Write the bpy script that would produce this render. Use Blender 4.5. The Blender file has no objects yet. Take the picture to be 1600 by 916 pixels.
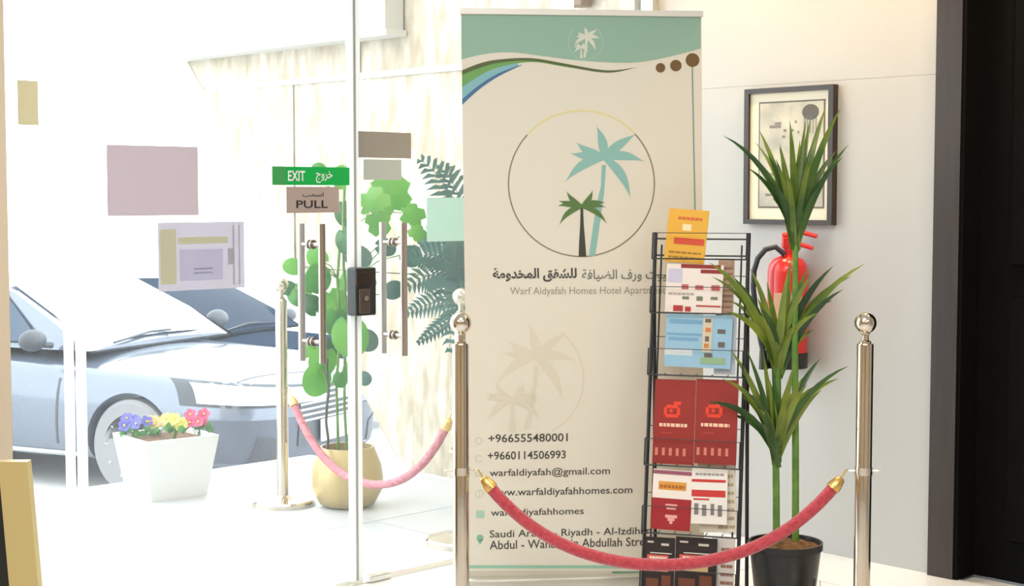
import bpy, bmesh, math, random
from mathutils import Vector, Matrix, noise
from mathutils.bvhtree import BVHTree
random.seed(7)
S = bpy.context.scene
COL = S.collection
R = math.radians
# ------------------------------------------------------------------ camera
F = 2400.0; EYE = 1.36; TH = math.atan(153 / F)
cd = bpy.data.cameras.new('camera'); cam = bpy.data.objects.new('camera', cd); COL.objects.link(cam)
cam.location = (0, 0, EYE); cam.rotation_euler = (math.pi/2 - TH, 0, 0)
cd.sensor_fit = 'HORIZONTAL'; cd.sensor_width = 36; cd.lens = 36*F/1600; cd.clip_end = 200
S.camera = cam
# ------------------------------------------------------------------ world, exposure
W = bpy.data.worlds.new('sky'); S.world = W; W.use_nodes = True
wn = W.node_tree.nodes; bg = wn['Background']
bg.inputs[0].default_value = (0.90, 0.955, 1.0, 1); bg.inputs[1].default_value = 4.0
S.view_settings.view_transform = 'Standard'; S.view_settings.look = 'None'
S.view_settings.exposure = 0.3; S.view_settings.gamma = 1.0; S.view_settings.use_curve_mapping = False
# room frame: E is the meeting edge of the two glass doors; g runs along the glass, n into the room
EX = Vector((-0.546, 5.31, 0)); g = Vector((.719, .695, 0)).normalized(); n = Vector((g.y, -g.x, 0))
GA = math.atan2(g.y, g.x)
def rm(t, m, z=0): return EX + g*t + n*m + Vector((0, 0, z))
CT = 1.574           # right wall along g
CEIL = 2.85
def area(name, loc, size, power, col, rot=(0, 0, 0), sy=None):
    l = bpy.data.lights.new(name, 'AREA'); l.energy = power; l.color = col; l.size = size
    if sy: l.shape = 'RECTANGLE'; l.size_y = sy
    o = bpy.data.objects.new(name, l); o.location = loc; o.rotation_euler = rot; COL.objects.link(o); return o
# unseen fill lamps (cool white) added under the ceiling to brighten the lobby
for i, (t, m) in enumerate(((-1.2, 2.2), (-3.6, 2.2), (-1.2, 4.6), (-3.6, 4.6))):
    area('ceiling_fill_light', rm(t, m, CEIL-.04), 1.1, 32, (.98, .985, 1), (0, 0, GA))
# warm cove spots along the right wall
for m in (.45, 1.25, 2.05):
    l = bpy.data.lights.new('cove_spot', 'SPOT'); l.energy = 62; l.color = (1, .70, .36); l.spot_size = R(120); l.spot_blend = 1; l.shadow_soft_size = .08
    o = bpy.data.objects.new('cove_spot', l); o.location = rm(CT-.30, m, CEIL-.06); COL.objects.link(o)

# ------------------------------------------------------------------ helpers
def ray(x, y):
    c, s = math.cos(TH), math.sin(TH); u = (x-800)/F; v = -(y-458)/F
    return Vector((u, c+v*s, -s+v*c))
def at(x, y, Y):                      # point of the room seen at (x, y), at distance Y
    r = ray(x, y); return Vector((0, 0, EYE)) + r*(Y/r.y)
def onp(x, y, p0, nn):                # point on a plane
    r = ray(x, y); o = Vector((0, 0, EYE)); return o + r*((p0-o).dot(nn)/r.dot(nn))
def mat(name, col, rough=.5, metal=0, noise_amt=0, scale=20, col2=None, bump=0, bscale=60, spec=None, trans=0, coat=0, stretch=None, emit=0, sheen=0, detail=4):
    m = bpy.data.materials.new(name); m.use_nodes = True; nt = m.node_tree; b = nt.nodes['Principled BSDF']
    b.inputs['Base Color'].default_value = (*col, 1); b.inputs['Roughness'].default_value = rough; b.inputs['Metallic'].default_value = metal
    if spec is not None: b.inputs['Specular IOR Level'].default_value = spec
    if coat: b.inputs['Coat Weight'].default_value = coat; b.inputs['Coat Roughness'].default_value = .05
    if sheen: b.inputs['Sheen Weight'].default_value = sheen
    if emit: b.inputs['Emission Color'].default_value = (*col, 1); b.inputs['Emission Strength'].default_value = emit
    tc = nt.nodes.new('ShaderNodeTexCoord'); mp = nt.nodes.new('ShaderNodeMapping'); nt.links.new(tc.outputs['Object'], mp.inputs[0])
    if stretch: mp.inputs['Scale'].default_value = stretch
    if col2 is not None:
        nz = nt.nodes.new('ShaderNodeTexNoise'); nz.inputs['Scale'].default_value = scale; nz.inputs['Detail'].default_value = detail
        nt.links.new(mp.outputs[0], nz.inputs['Vector'])
        cr = nt.nodes.new('ShaderNodeValToRGB'); cr.color_ramp.elements[0].position = .35; cr.color_ramp.elements[1].position = .65
        cr.color_ramp.elements[0].color = (*col, 1); cr.color_ramp.elements[1].color = (*col2, 1)
        nt.links.new(nz.outputs['Fac'], cr.inputs[0]); nt.links.new(cr.outputs[0], b.inputs['Base Color'])
    if bump:
        nz = nt.nodes.new('ShaderNodeTexNoise'); nz.inputs['Scale'].default_value = bscale; nt.links.new(mp.outputs[0], nz.inputs['Vector'])
        bp = nt.nodes.new('ShaderNodeBump'); bp.inputs['Strength'].default_value = bump; bp.inputs['Distance'].default_value = .01
        nt.links.new(nz.outputs['Fac'], bp.inputs['Height']); nt.links.new(bp.outputs[0], b.inputs['Normal'])
    if trans:
        tr = nt.nodes.new('ShaderNodeBsdfTranslucent'); tr.inputs[0].default_value = (*col, 1)
        mx = nt.nodes.new('ShaderNodeMixShader'); mx.inputs[0].default_value = trans
        out = nt.nodes['Material Output']; nt.links.new(b.outputs[0], mx.inputs[1]); nt.links.new(tr.outputs[0], mx.inputs[2]); nt.links.new(mx.outputs[0], out.inputs[0])
    return m
def sr(r, gg, b): return tuple((c/255/12.92 if c/255 <= .04045 else ((c/255+.055)/1.055)**2.4) for c in (r, gg, b))
class B:
    def __init__(s): s.v = []; s.f = []; s.mi = []; s.cur = 0
    def add(s, vs, fs):
        k = len(s.v); s.v += [Vector(p) for p in vs]; s.f += [tuple(i+k for i in f) for f in fs]; s.mi += [s.cur]*len(fs); return s
    def box(s, c, d, M=None, bev=0):
        c = Vector(c); hx, hy, hz = d[0]/2, d[1]/2, d[2]/2
        if bev:
            bm = bmesh.new(); bmesh.ops.create_cube(bm, size=1); bmesh.ops.scale(bm, vec=d, verts=bm.verts)
            bmesh.ops.bevel(bm, geom=bm.edges[:], offset=bev, segments=2, profile=.5, affect='EDGES')
            vs = [v.co.copy() for v in bm.verts]; fs = [[v.index for v in f.verts] for f in bm.faces]; bm.free()
        else:
            vs = [Vector((x, y, z)) for x in (-hx, hx) for y in (-hy, hy) for z in (-hz, hz)]
            fs = [(0, 1, 3, 2), (4, 6, 7, 5), (0, 4, 5, 1), (2, 3, 7, 6), (0, 2, 6, 4), (1, 5, 7, 3)]
        if M is not None: vs = [M @ v for v in vs]
        return s.add([v+c for v in vs], fs)
    def obox(s, o, a, b_, c):           # box from corner + three edge vectors
        o, a, b_, c = map(Vector, (o, a, b_, c))
        vs = [o+a*i+b_*j+c*k for i in (0, 1) for j in (0, 1) for k in (0, 1)]
        return s.add(vs, [(0, 1, 3, 2), (4, 6, 7, 5), (0, 4, 5, 1), (2, 3, 7, 6), (0, 2, 6, 4), (1, 5, 7, 3)])
    def lathe(s, prof, c=(0, 0, 0), seg=32, M=None):
        c = Vector(c); vs = []; fs = []
        for r, z in prof:
            for i in range(seg):
                a = 2*math.pi*i/seg; p = Vector((r*math.cos(a), r*math.sin(a), z))
                vs.append((M @ p if M is not None else p)+c)
        for j in range(len(prof)-1):
            for i in range(seg):
                k = (i+1) % seg; fs.append((j*seg+i, j*seg+k, (j+1)*seg+k, (j+1)*seg+i))
        if prof[0][0] > 1e-4: fs.append(tuple(range(seg-1, -1, -1)))
        if prof[-1][0] > 1e-4: fs.append(tuple((len(prof)-1)*seg+i for i in range(seg)))
        return s.add(vs, fs)
    def tube(s, pts, r, seg=8, cap=True):
        pts = [Vector(p) for p in pts]; N = len(pts); rs = r if isinstance(r, (list, tuple)) else [r]*N
        vs = []; fs = []; up = None
        for i, p in enumerate(pts):
            d = (pts[min(i+1, N-1)]-pts[max(i-1, 0)]).normalized()
            if up is None:
                up = Vector((0, 0, 1)) if abs(d.z) < .9 else Vector((1, 0, 0))
            a = d.cross(up).normalized(); up = a.cross(d).normalized()
            for k in range(seg):
                t = 2*math.pi*k/seg; vs.append(p + (a*math.cos(t)+up*math.sin(t))*rs[i])
        for i in range(N-1):
            for k in range(seg):
                l = (k+1) % seg; fs.append((i*seg+k, (i+1)*seg+k, (i+1)*seg+l, i*seg+l))
        if cap: fs.append(tuple(range(seg))); fs.append(tuple((N-1)*seg+k for k in range(seg-1, -1, -1)))
        return s.add(vs, fs)
    def sphere(s, c, r, seg=20, rings=12):
        rr = (r, r, r) if not isinstance(r, (tuple, list)) else r
        pr = [(math.sin(math.pi*i/rings), -math.cos(math.pi*i/rings)) for i in range(rings+1)]
        M = Matrix.Diagonal(Vector(rr)); return s.lathe([(max(a, .00001), b) for a, b in pr], c, seg, M)
    def poly(s, pts): return s.add(pts, [tuple(range(len(pts)))])
    def prism(s, pts, d):
        pts = [Vector(p) for p in pts]; d = Vector(d); N = len(pts)
        return s.add(pts+[p+d for p in pts], [tuple(range(N))[::-1], tuple(range(N, 2*N))]+[(i, (i+1) % N, (i+1) % N+N, i+N) for i in range(N)])
def chainM(o):
    M = Matrix.Identity(4)
    while o is not None:
        M = (Matrix.Translation(o.location) @ o.rotation_euler.to_matrix().to_4x4()) @ M; o = o.parent
    return M
def obj(name, b, mt, parent=None, smooth=False, local=False, kind=None, label=None, mod=None):
    me = bpy.data.meshes.new(name); vs = b.v
    if parent is not None and not local:
        Mi = chainM(parent).inverted(); vs = [Mi @ v for v in vs]
    me.from_pydata([tuple(v) for v in vs], [], b.f)
    for m in (mt if isinstance(mt, (list, tuple)) else [mt]): me.materials.append(m)
    for p, i in zip(me.polygons, b.mi): p.material_index = i
    bm = bmesh.new(); bm.from_mesh(me); bmesh.ops.recalc_face_normals(bm, faces=bm.faces)
    bm.to_mesh(me); bm.free()
    if smooth:
        for p in me.polygons: p.use_smooth = True
        try: me.set_sharp_from_angle(angle=R(smooth if smooth is not True else 40))
        except Exception: pass
    me.update()
    o = bpy.data.objects.new(name, me); COL.objects.link(o)
    if parent is not None: o.parent = parent
    if kind: o['kind'] = kind
    if label: o['label'] = label
    return o
def tag(o, label, cat, group=None):
    o['label'] = label; o['category'] = cat
    if group: o['group'] = group
    return o
def thing(name, label, cat, loc=(0, 0, 0), rz=0, group=None):
    o = bpy.data.objects.new(name, None); o.empty_display_size = .05; COL.objects.link(o)
    o.location = loc; o.rotation_euler = (0, 0, rz); return tag(o, label, cat, group)
def dup(o, parent=None):
    c = o.copy(); COL.objects.link(c); c.parent = parent
    for ch in [x for x in COL.objects if x.parent == o]: dup(ch, c)
    return c
def text_mesh(body, bold=0.0, res=3):
    c = bpy.data.curves.new('t', 'FONT'); c.body = body; c.resolution_u = res; c.offset = bold
    o = bpy.data.objects.new('t', c); COL.objects.link(o)
    bpy.context.view_layer.update()
    me = bpy.data.meshes.new_from_object(o.evaluated_get(bpy.context.evaluated_depsgraph_get()))
    vs = [v.co.copy() for v in me.vertices]; fs = [tuple(p.vertices) for p in me.polygons]
    bpy.data.objects.remove(o); bpy.data.meshes.remove(me)
    return vs, fs
def text_on(b, body, o, ux, uz, w, h, bold=0.0):     # fit the text into a w x h rectangle with lower-left corner o
    vs, fs = text_mesh(body, bold)
    x0 = min(v.x for v in vs); x1 = max(v.x for v in vs); y0 = min(v.y for v in vs); y1 = max(v.y for v in vs)
    b.add([o + ux*((v.x-x0)/(x1-x0)*w) + uz*((v.y-y0)/(y1-y0)*h) for v in vs], fs)

# ------------------------------------------------------------------ materials
M = {}
M['wall'] = mat('painted_wall', (.45, .447, .435), .55, bump=.02, bscale=90)
M['wallb'] = mat('beige_wall', sr(214, 196, 170), .6, bump=.03)
M['ceil'] = mat('ceiling_paint', (.8, .78, .74), .8)
M['tile'] = mat('white_marble', (.72, .73, .74), .12, col2=(.80, .81, .82), scale=2.2, spec=.5)
M['grout'] = mat('grout', (.55, .55, .54), .8)
M['otile'] = mat('outdoor_white_stone', (.44, .455, .47), .45, col2=(.50, .51, .525), scale=3, bump=.05)
M['asphalt'] = mat('street_paving', (.50, .50, .50), .85, col2=(.62, .62, .61), scale=30, bump=.3)
M['stone'] = mat('travertine', sr(206, 198, 183), .6, col2=sr(166, 152, 128), scale=7, stretch=(2.2, 2.2, .7), bump=.4, bscale=22, detail=12)
M['whitestone'] = mat('white_joint', (.62, .61, .58), .6)
M['signbox'] = mat('white_sign_box', (.56, .56, .53), .4)
M['brownstrip'] = mat('bronze_trim', sr(176, 160, 140), .4)
def glass_mat(name, tint=(.97, .99, .985), haze=0.0):
    m = bpy.data.materials.new(name); m.use_nodes = True; nt = m.node_tree; nt.nodes.clear()
    out = nt.nodes.new('ShaderNodeOutputMaterial'); t = nt.nodes.new('ShaderNodeBsdfTransparent'); t.inputs[0].default_value = (*tint, 1)
    gl = nt.nodes.new('ShaderNodeBsdfGlossy'); gl.inputs['Roughness'].default_value = .02
    lw = nt.nodes.new('ShaderNodeLayerWeight'); lw.inputs[0].default_value = .5      # same reflectance on both faces of the pane
    pw_ = nt.nodes.new('ShaderNodeMath'); pw_.operation = 'POWER'; pw_.inputs[1].default_value = 5; nt.links.new(lw.outputs['Facing'], pw_.inputs[0])
    fr = nt.nodes.new('ShaderNodeMath'); fr.operation = 'MULTIPLY_ADD'; fr.inputs[1].default_value = .8; fr.inputs[2].default_value = .02; nt.links.new(pw_.outputs[0], fr.inputs[0])
    mx = nt.nodes.new('ShaderNodeMixShader'); nt.links.new(fr.outputs[0], mx.inputs[0]); nt.links.new(t.outputs[0], mx.inputs[1]); nt.links.new(gl.outputs[0], mx.inputs[2])
    last = mx.outputs[0]
    if haze:
        tr = nt.nodes.new('ShaderNodeBsdfTranslucent'); tr.inputs[0].default_value = (.95, .97, 1, 1)
        m2 = nt.nodes.new('ShaderNodeMixShader'); m2.inputs[0].default_value = haze
        nt.links.new(last, m2.inputs[1]); nt.links.new(tr.outputs[0], m2.inputs[2]); last = m2.outputs[0]
    nt.links.new(last, out.inputs[0]); return m
M['glass'] = glass_mat('door_glass', haze=.022)  # slight haze mixed in to imitate veiling glare from outdoors
M['seal'] = mat('translucent_seal', (.95, .97, .96), .5, trans=.5)
M['steel'] = mat('brushed_steel', sr(176, 166, 158), .28, 1)
M['chrome'] = mat('polished_stanchion_steel', sr(214, 204, 188), .10, 1)
M['white_metal'] = mat('pale_steel', sr(225, 225, 220), .25, 1)
M['gold'] = mat('gold_metal', sr(214, 194, 134), .38, .5)
M['brass'] = mat('brass_cap', sr(222, 184, 112), .3, .8)
M['velvet'] = mat('red_rope', sr(172, 44, 58), .75, col2=sr(196, 66, 76), scale=70, bump=.6, bscale=150, sheen=.5)
M['black'] = mat('black_plastic', (.012, .012, .012), .35)
M['blackwire'] = mat('black_wire', (.02, .02, .022), .4)
M['darkwood'] = mat('dark_wood', sr(50, 38, 30), .35, col2=sr(40, 30, 24), scale=6, stretch=(8, 8, .6))
M['doorblack'] = mat('black_door', (.005, .005, .005), .9, spec=.05)
M['leafA'] = mat('glossy_green_leaf', sr(44, 108, 34), .4, col2=sr(72, 140, 46), scale=9, trans=.3)
M['leafA2'] = mat('bright_green_leaf', sr(74, 148, 40), .3, col2=sr(112, 172, 60), scale=9, trans=.35)
M['leafA3'] = mat('deep_green_leaf', sr(28, 78, 38), .3, col2=sr(46, 106, 46), scale=9, trans=.2)
M['leafB'] = mat('blue_green_frond', sr(66, 106, 96), .5, col2=sr(40, 80, 66), scale=9, trans=.15)
M['yucca'] = mat('yucca_leaf', sr(62, 96, 32), .34, col2=sr(146, 160, 60), scale=5, trans=.12)
M['yuccad'] = mat('yucca_leaf_dark', sr(36, 66, 34), .38, col2=sr(66, 104, 40), scale=7, trans=.1)
M['stem'] = mat('green_stem', sr(112, 150, 60), .5, col2=sr(84, 124, 50), scale=18)
M['cane'] = mat('dark_cane', sr(70, 78, 60), .5)
M['soil'] = mat('brown_coir', sr(128, 92, 54), .9, col2=sr(84, 58, 34), scale=60, bump=1, bscale=90)
M['paperpink'] = mat('pink_grey_paper', sr(210, 198, 202), .8, trans=.4)
M['papertan'] = mat('tan_paper', sr(220, 212, 184), .8, trans=.45)
M['papergrey'] = mat('grey_paper', sr(168, 162, 150), .8, trans=.3)
M['paperlight'] = mat('light_grey_paper', sr(194, 196, 188), .8, trans=.4)
M['paperwhite'] = mat('white_certificate', sr(212, 209, 217), .8, trans=.45)
M['papermint'] = mat('pale_mint_paper', sr(200, 222, 215), .8, trans=.5)
M['green'] = mat('exit_green', sr(30, 186, 92), .4, trans=.3)
M['greenin'] = mat('exit_green_edge', sr(76, 172, 98), .4, trans=.2)
M['whitepaint'] = mat('white_print', (.85, .87, .84), .5)
M['plate'] = mat('pull_plate_metal', sr(190, 172, 164), .4, .3)
M['ink'] = mat('black_ink', (.02, .02, .02), .6)

# ------------------------------------------------------------------ structure
def slab(name, o, a, b_, c, mt, kind='structure', parent=None):
    q = obj(name, B().obox(o, a, b_, c), mt, parent, kind=kind)
    if parent is None:
        o = Vector(o); q.data.transform(Matrix.Rotation(-GA, 4, 'Z') @ Matrix.Translation(-o)); q.location = o; q.rotation_euler = (0, 0, GA)
    return q
Z = Vector((0, 0, 1)); T0, T1, M1 = -6.0, CT, 7.0
fl = slab('floor', rm(T0-.2, -.0, -.16), g*(T1-T0+.4), n*(M1+.2), Z*.15, M['grout'])
ts = .8; tb = B().obox((0, 0, -.010), (ts-.004, 0, 0), (0, ts-.004, 0), (0, 0, .010))
tme = None
for i in range(-5, 3):
    for j in range(0, 6):
        t, m = i*ts-.4, j*ts+.02
        if t+ts > T1+.0:
            w = T1-t
            if w < .05: continue
            o = obj('floor_tile', B().obox((0, 0, -.010), (w-.002, 0, 0), (0, ts-.004, 0), (0, 0, .010)), M['tile'], fl, local=True)
            o.location = chainM(fl).inverted() @ rm(t, m); o.scale = (1, -1, 1)
            continue
        if tme is None: o = obj('floor_tile', tb, M['tile'], fl, local=True); tme = o.data
        else: o = bpy.data.objects.new('floor_tile', tme); COL.objects.link(o); o.parent = fl
        o.location = chainM(fl).inverted() @ rm(t, m); o.scale = (1, -1, 1)
slab('ceiling', rm(T0-.2, -.2, CEIL), g*(T1-T0+.4), n*(M1+.4), Z*.15, M['ceil'])
# right wall with the dark doorway
D0, D1, DZ = 1.425, 2.325, 2.45
slab('wall_right', rm(T1, -.0, 0), g*.2, n*(D0), Z*CEIL, M['wall'])
wr_ = bpy.data.objects['wall_right']
for z0, z1 in ((0, 1.7855), (1.787, CEIL)):
    obj('wall_panel', B().obox(rm(T1-.0015, .03, z0), g*.0015, n*(D0-.13), Z*(z1-z0)), M['wall'], wr_)
slab('wall_right_beyond', rm(T1, D1, 0), g*.2, n*(M1-D1), Z*CEIL, M['wall']).name = 'wall_right.001'
slab('wall_right', rm(T1, D0, DZ), g*.2, n*(D1-D0), Z*(CEIL-DZ), M['wall'])
slab('wall_back', rm(T0, M1, 0), g*(T1-T0+.2), n*.2, Z*CEIL, M['wallb'])
slab('wall_left', rm(T0-.2, 0, 0), g*.2, n*(M1+.2), Z*CEIL, M['wallb'])
GL = -1.262          # left end of the glass
slab('wall_front', rm(T0-.2, -.14, 0), g*(GL-T0+.2), n*.14, Z*(CEIL), M['wallb'])
HZ = 2.5
slab('wall_front', rm(GL, -.10, HZ), g*(T1-GL), n*.12, Z*(CEIL-HZ+.15), M['wallb'])
# door 1 : dark doorway in the right wall
dr = obj('door_1', B().obox(rm(T1+.10, D0, 0), g*.05, n*(D1-D0), Z*DZ), M['doorblack'], kind='structure')
pb = B()
for z0, z1 in ((.15, 1.0), (1.12, 2.3)): pb.obox(rm(T1+.085, D0+.14, z0), g*.015, n*(D1-D0-.28), Z*(z1-z0))
obj('door_panel', pb, M['doorblack'], dr)
cb = B(); cb.obox(rm(T1-.025, D0-.10, 0), g*.145, n*.10, Z*(DZ+.1)); cb.obox(rm(T1-.025, D1, 0), g*.145, n*.10, Z*(DZ+.1)); cb.obox(rm(T1-.025, D0, DZ), g*.105, n*(D1-D0), Z*.1)
obj('door_casing', cb, M['darkwood'], dr)
obj('door_lining', B().obox(rm(T1-.02, D0, 0), g*.23, n*.014, Z*DZ), M['doorblack'], dr)
hb = B(); hb.tube([rm(T1+.10, D1-.1, 1.02), rm(T1-.01, D1-.1, 1.02), rm(T1-.01, D1-.24, 1.02)], .009)
obj('door_handle', hb, M['steel'], dr)
# threshold strip under the glass
slab('trim_1', rm(GL, -.03, -.004), g*(T1-GL), n*.05, Z*.008, M['white_metal'])
# outdoor landing
pl = slab('outdoor_landing', rm(-4.5, -2.28, -.65), g*(4.5+CT), n*2.28, Z*.635, M['otile'])
tme2 = None
for i in range(-5, 2):
    for j in range(3):
        m = -2.28+j*.76; t = i*.8-.1
        if t+.8 > CT-.0: continue
        if tme2 is None:
            o = obj('paving_slab', B().obox((0, 0, 0), (.795, 0, 0), (0, .755, 0), (0, 0, .015)), M['otile'], pl, local=True); tme2 = o.data
        else: o = bpy.data.objects.new('paving_slab', tme2); COL.objects.link(o); o.parent = pl
        o.location = chainM(pl).inverted() @ rm(t, m, -.015); o.scale = (1, -1, 1)
slab('outdoor_step', rm(-4.5, -2.63, -.65), g*(4.5+3), n*.35, Z*.43, M['otile'])
slab('outdoor_step', rm(-4.5, -2.98, -.65), g*(4.5+3), n*.35, Z*.21, M['otile'])
slab('street_ground', rm(-40, -60, -.80), g*80, n*60, Z*.15, M['asphalt'])
# stone side wall outside, leaning outer edge
ws = obj('stone_wall', B(), M['stone'], kind='structure')
def wp(s, z, off=0): return rm(CT+off, -s, z)
def clip(poly):       # keep s <= 1.62 + (z)/1.113
    out = []; f = lambda p: 1.62+p[1]/1.113-p[0]
    for i in range(len(poly)):
        a, b_ = poly[i], poly[(i+1) % len(poly)]; fa, fb = f(a), f(b_)
        if fa >= 0: out.append(a)
        if fa*fb < 0: k = fa/(fa-fb); out.append((a[0]+(b_[0]-a[0])*k, a[1]+(b_[1]-a[1])*k))
    return out
k = 0
for r, (z0, z1) in enumerate(((0, .97), (.975, 1.945), (1.975, 2.95), (2.955, 3.9))):
    s = -.0 - (.3 if r % 2 else .0); s = .11
    cuts = [.11]
    while cuts[-1] < 5.5: cuts.append(cuts[-1] + .92 - (.35 if len(cuts) == 1 and r % 2 else 0))
    for a, b_ in zip(cuts, cuts[1:]):
        p = clip([(a, z0), (b_-.005, z0), (b_-.005, z1), (a, z1)])
        if len(p) < 3: continue
        obj('stone_slab', B().prism([wp(q[0], q[1], .0+.004*((k*7) % 3)) for q in p], g*.05), M['stone'], ws); k += 1
core = B(); pc = clip([(.0, 0), (5.6, 0), (5.6, 3.9), (.0, 3.9)]); core.prism([wp(q[0], q[1], .045) for q in pc], g*.22)
obj('wall_core', core, M['whitestone'], ws)
obj('joint_band', B().obox(wp(.11, 1.945, -.006), n*-3.25, Z*.03, g*.05), M['whitestone'], ws)
eb = B(); eb.tube([wp(1.64+1.35/1.113, 1.35, .02), wp(1.64+3.85/1.113, 3.85, .02)], .014, 6); eb.tube([wp(1.64+.05/1.113, .05, .02), wp(1.64+1.3/1.113, 1.3, .02)], .008, 6)
obj('edge_trim', eb, M['brownstrip'], ws)
# white sign box on the stone wall
sb = thing('sign_box', 'large plain white box sign mounted high on the pale stone wall outside', 'sign', wp(2.5, 2.15, -.1), GA)
obj('box_body', B().obox(wp(1.60, 2.15, -.12), n*-2.0, Z*.8, g*.115), M['signbox'], sb)
obj('frame_edge', B().obox(wp(1.58, 2.13, -.13), n*-2.04, Z*.03, g*.13), M['whitestone'], sb)
wl = thing('wall_lamp', 'small brown wall lamp high on the stone wall behind the banner top', 'lamp', wp(.55, 2.05, -.05))
c0 = at(944, 10, 6.8); sdist = 0.0
s_ = .42; zz = onp(944, 6, wp(.4, 2), g).z
obj('lamp_body', B().box(wp(.37, zz+.10, -.045), (.07, .07, .22), Matrix.Rotation(GA, 3, 'Z'), bev=.008), mat('lamp_brown', sr(120, 92, 70), .5), wl)
obj('back_plate', B().obox(wp(.33, zz+.04, -.012), n*-.08, Z*.14, g*.012), M['darkwood'], wl)

# ------------------------------------------------------------------ glass front
GW = 1.055
def pane(name, t0, t1, parent_label=None, door=False):
    o = obj(name, B().obox(rm(t0, -.006, .012), g*(t1-t0), n*.012, Z*(HZ-.02)), M['glass'], kind='structure'); return o
wl1 = pane('window_1', GL, -GW-.012)
dl = pane('door_2', -GW+.002, -.006)
drr = pane('door_3', .006, GW)
wr = pane('window_2', GW+.012, CT-.0)
def strip(t, w, parent, m=None, z0=.012, z1=HZ-.01): obj('edge_seal', B().obox(rm(t, -.009, z0), g*w, n*.018, Z*(z1-z0)), m or M['seal'], parent)
strip(-.024, .018, dl); strip(.006, .018, drr); strip(-GW+.002, .026, dl); strip(-GW-.036, .024, wl1); strip(GW-.02, .02, drr); strip(GW+.012, .02, wr)
strip(-.0045, .009, dl, mat('seal_shadow_gap', sr(170, 165, 160), .6))  # grey strip paints the shade in the gap between the doors
fb = B().obox(rm(CT-.045, -.03, 0), g*.045, n*.06, Z*HZ); obj('corner_frame', fb, M['white_metal'], wr)
def handle(t, parent, ztop, zbot, dl_=0):
    for sgn, nm in ((1, 'inside'), (-1, 'outside')):
        b = B(); b.tube([rm(t, sgn*.058, zbot+dl_), rm(t, sgn*.058, ztop+dl_)], .0125, 14)
        for z in (ztop-.07, zbot+.07): b.tube([rm(t, 0, z), rm(t, sgn*.058, z)], .008, 10)
        for z in (ztop-.07, zbot+.07): b.tube([rm(t, sgn*.006, z), rm(t, sgn*.012, z)], .016, 14)
        obj('pull_handle', b, M['steel'], parent, smooth=True)
P1 = rm(-.182, .058); za = at(515, 350, P1.y).z; zb = at(515, 568, P1.y).z
handle(-.182, dl, za, zb)
handle(.175, drr, za, zb)
# floor lock of right door
lb = B().box(rm(.085, .012, .012), (.10, .04, .022), Matrix.Rotation(GA, 3, 'Z'), bev=.004); obj('floor_lock', lb, M['white_metal'], drr)
# black lock case at the meeting edge
p = onp(563, 455, rm(0, .03), n)
zt = onp(563, 418, rm(0, .03), n).z; zb_ = onp(563, 493, rm(0, .03), n).z
lk = thing('door_lock', 'black rectangular lock case where the two glass doors meet', 'lock', rm(-.004, .03, zb_), GA)
obj('lock_case', B().box((0.012, 0, (zt-zb_)/2), (.088, .055, zt-zb_), bev=.006), M['black'], lk, local=True)
obj('lock_cover', B().box((-.002, -.032, .052), (.045, .012, .085), bev=.004), mat('lock_cover_brown', sr(92, 80, 72), .35, .6), lk, local=True)
obj('key_cylinder', B().lathe([(.0085, 0), (.0085, .006), (.007, .008)], (.0, -.038, .062), 16, Matrix.Rotation(R(90), 3, 'X')), M['steel'], lk, local=True)
obj('latch_plate', B().box((.0, -.03, .13), (.07, .006, .045), bev=.002), mat('lock_dark_brown', sr(52, 40, 34), .4, .4), lk, local=True)

# ------------------------------------------------------------------ papers and signs on the glass
def notice(name, x0, y0, x1, y1, mt, label, cat, off=.009, th=.0016, prints=None, group=None, sub=None):
    p0 = rm(0, off)
    a = onp(x0, y1, p0, n); b_ = onp(x1, y1, p0, n); c = onp(x0, y0, p0, n)
    w = (b_-a).dot(g); h = c.z-a.z
    r = thing(name, label, cat, a + g*(w/2), GA, group or ('papers taped to the glass' if name == 'paper_notice' else None))
    obj('sheet', B().obox(a, g*w, Z*h, n*th), mt, r)
    if prints:
        for nm, mm, rects in prints:
            pb = B()
            for (u0, v0, u1, v1) in rects: pb.obox(a+g*(u0*w)+Z*(v0*h)+n*(th), g*((u1-u0)*w), Z*((v1-v0)*h), n*.0005)
            obj(nm, pb, mm, r)
    return r, a, w, h
notice('paper_notice', 28, 125, 60, 195, M['papertan'], 'small tan paper taped to the glass nearest the beige wall at far left', 'notice')
notice('paper_notice', 168, 226, 310, 338, M['paperpink'], 'large pinkish grey paper sheet taped to the left glass door', 'notice')
pc1 = mat('pale_yellow_print', sr(236, 234, 206), .7, trans=.6); pc2 = mat('pale_lilac_print', sr(230, 230, 244), .7, trans=.6); pc3 = mat('grey_line_print', sr(212, 210, 214), .7, trans=.6)
notice('certificate', 248, 348, 382, 456, M['paperwhite'], 'pale certificate with a yellow band taped below the pinkish sheet', 'notice',
       prints=[('yellow_band', pc1, [(.02, .1, .2, .9), (.22, .68, .8, .78)]), ('printed_panel', pc2, [(.24, .14, .74, .6)]), ('printed_border', pc3, [(.86, .05, .88, .95), (.93, .05, .945, .95), (.8, .36, .86, .6), (.4, .3, .62, .32), (.4, .24, .62, .26)])])
notice('paper_notice', 560, 205, 642, 246, M['papergrey'], 'brown-grey rectangular sticker, upper of the two on the right glass door', 'notice')
notice('paper_notice', 568, 249, 627, 281, M['paperlight'], 'lighter grey sticker just below the brown-grey one on the right door', 'notice')
notice('paper_notice', 667, 309, 728, 378, M['papermint'], 'pale mint green paper on the glass beside the banner edge', 'notice')
r, a, w, h = notice('exit_sign', 425, 260, 545, 289, M['green'], 'green exit sign with white English and Arabic lettering on the left door', 'sign', th=.004)
obj('sign_end', B().obox(a+n*.004, g*(w*.165), Z*h, n*.0006), M['greenin'], r)
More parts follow.
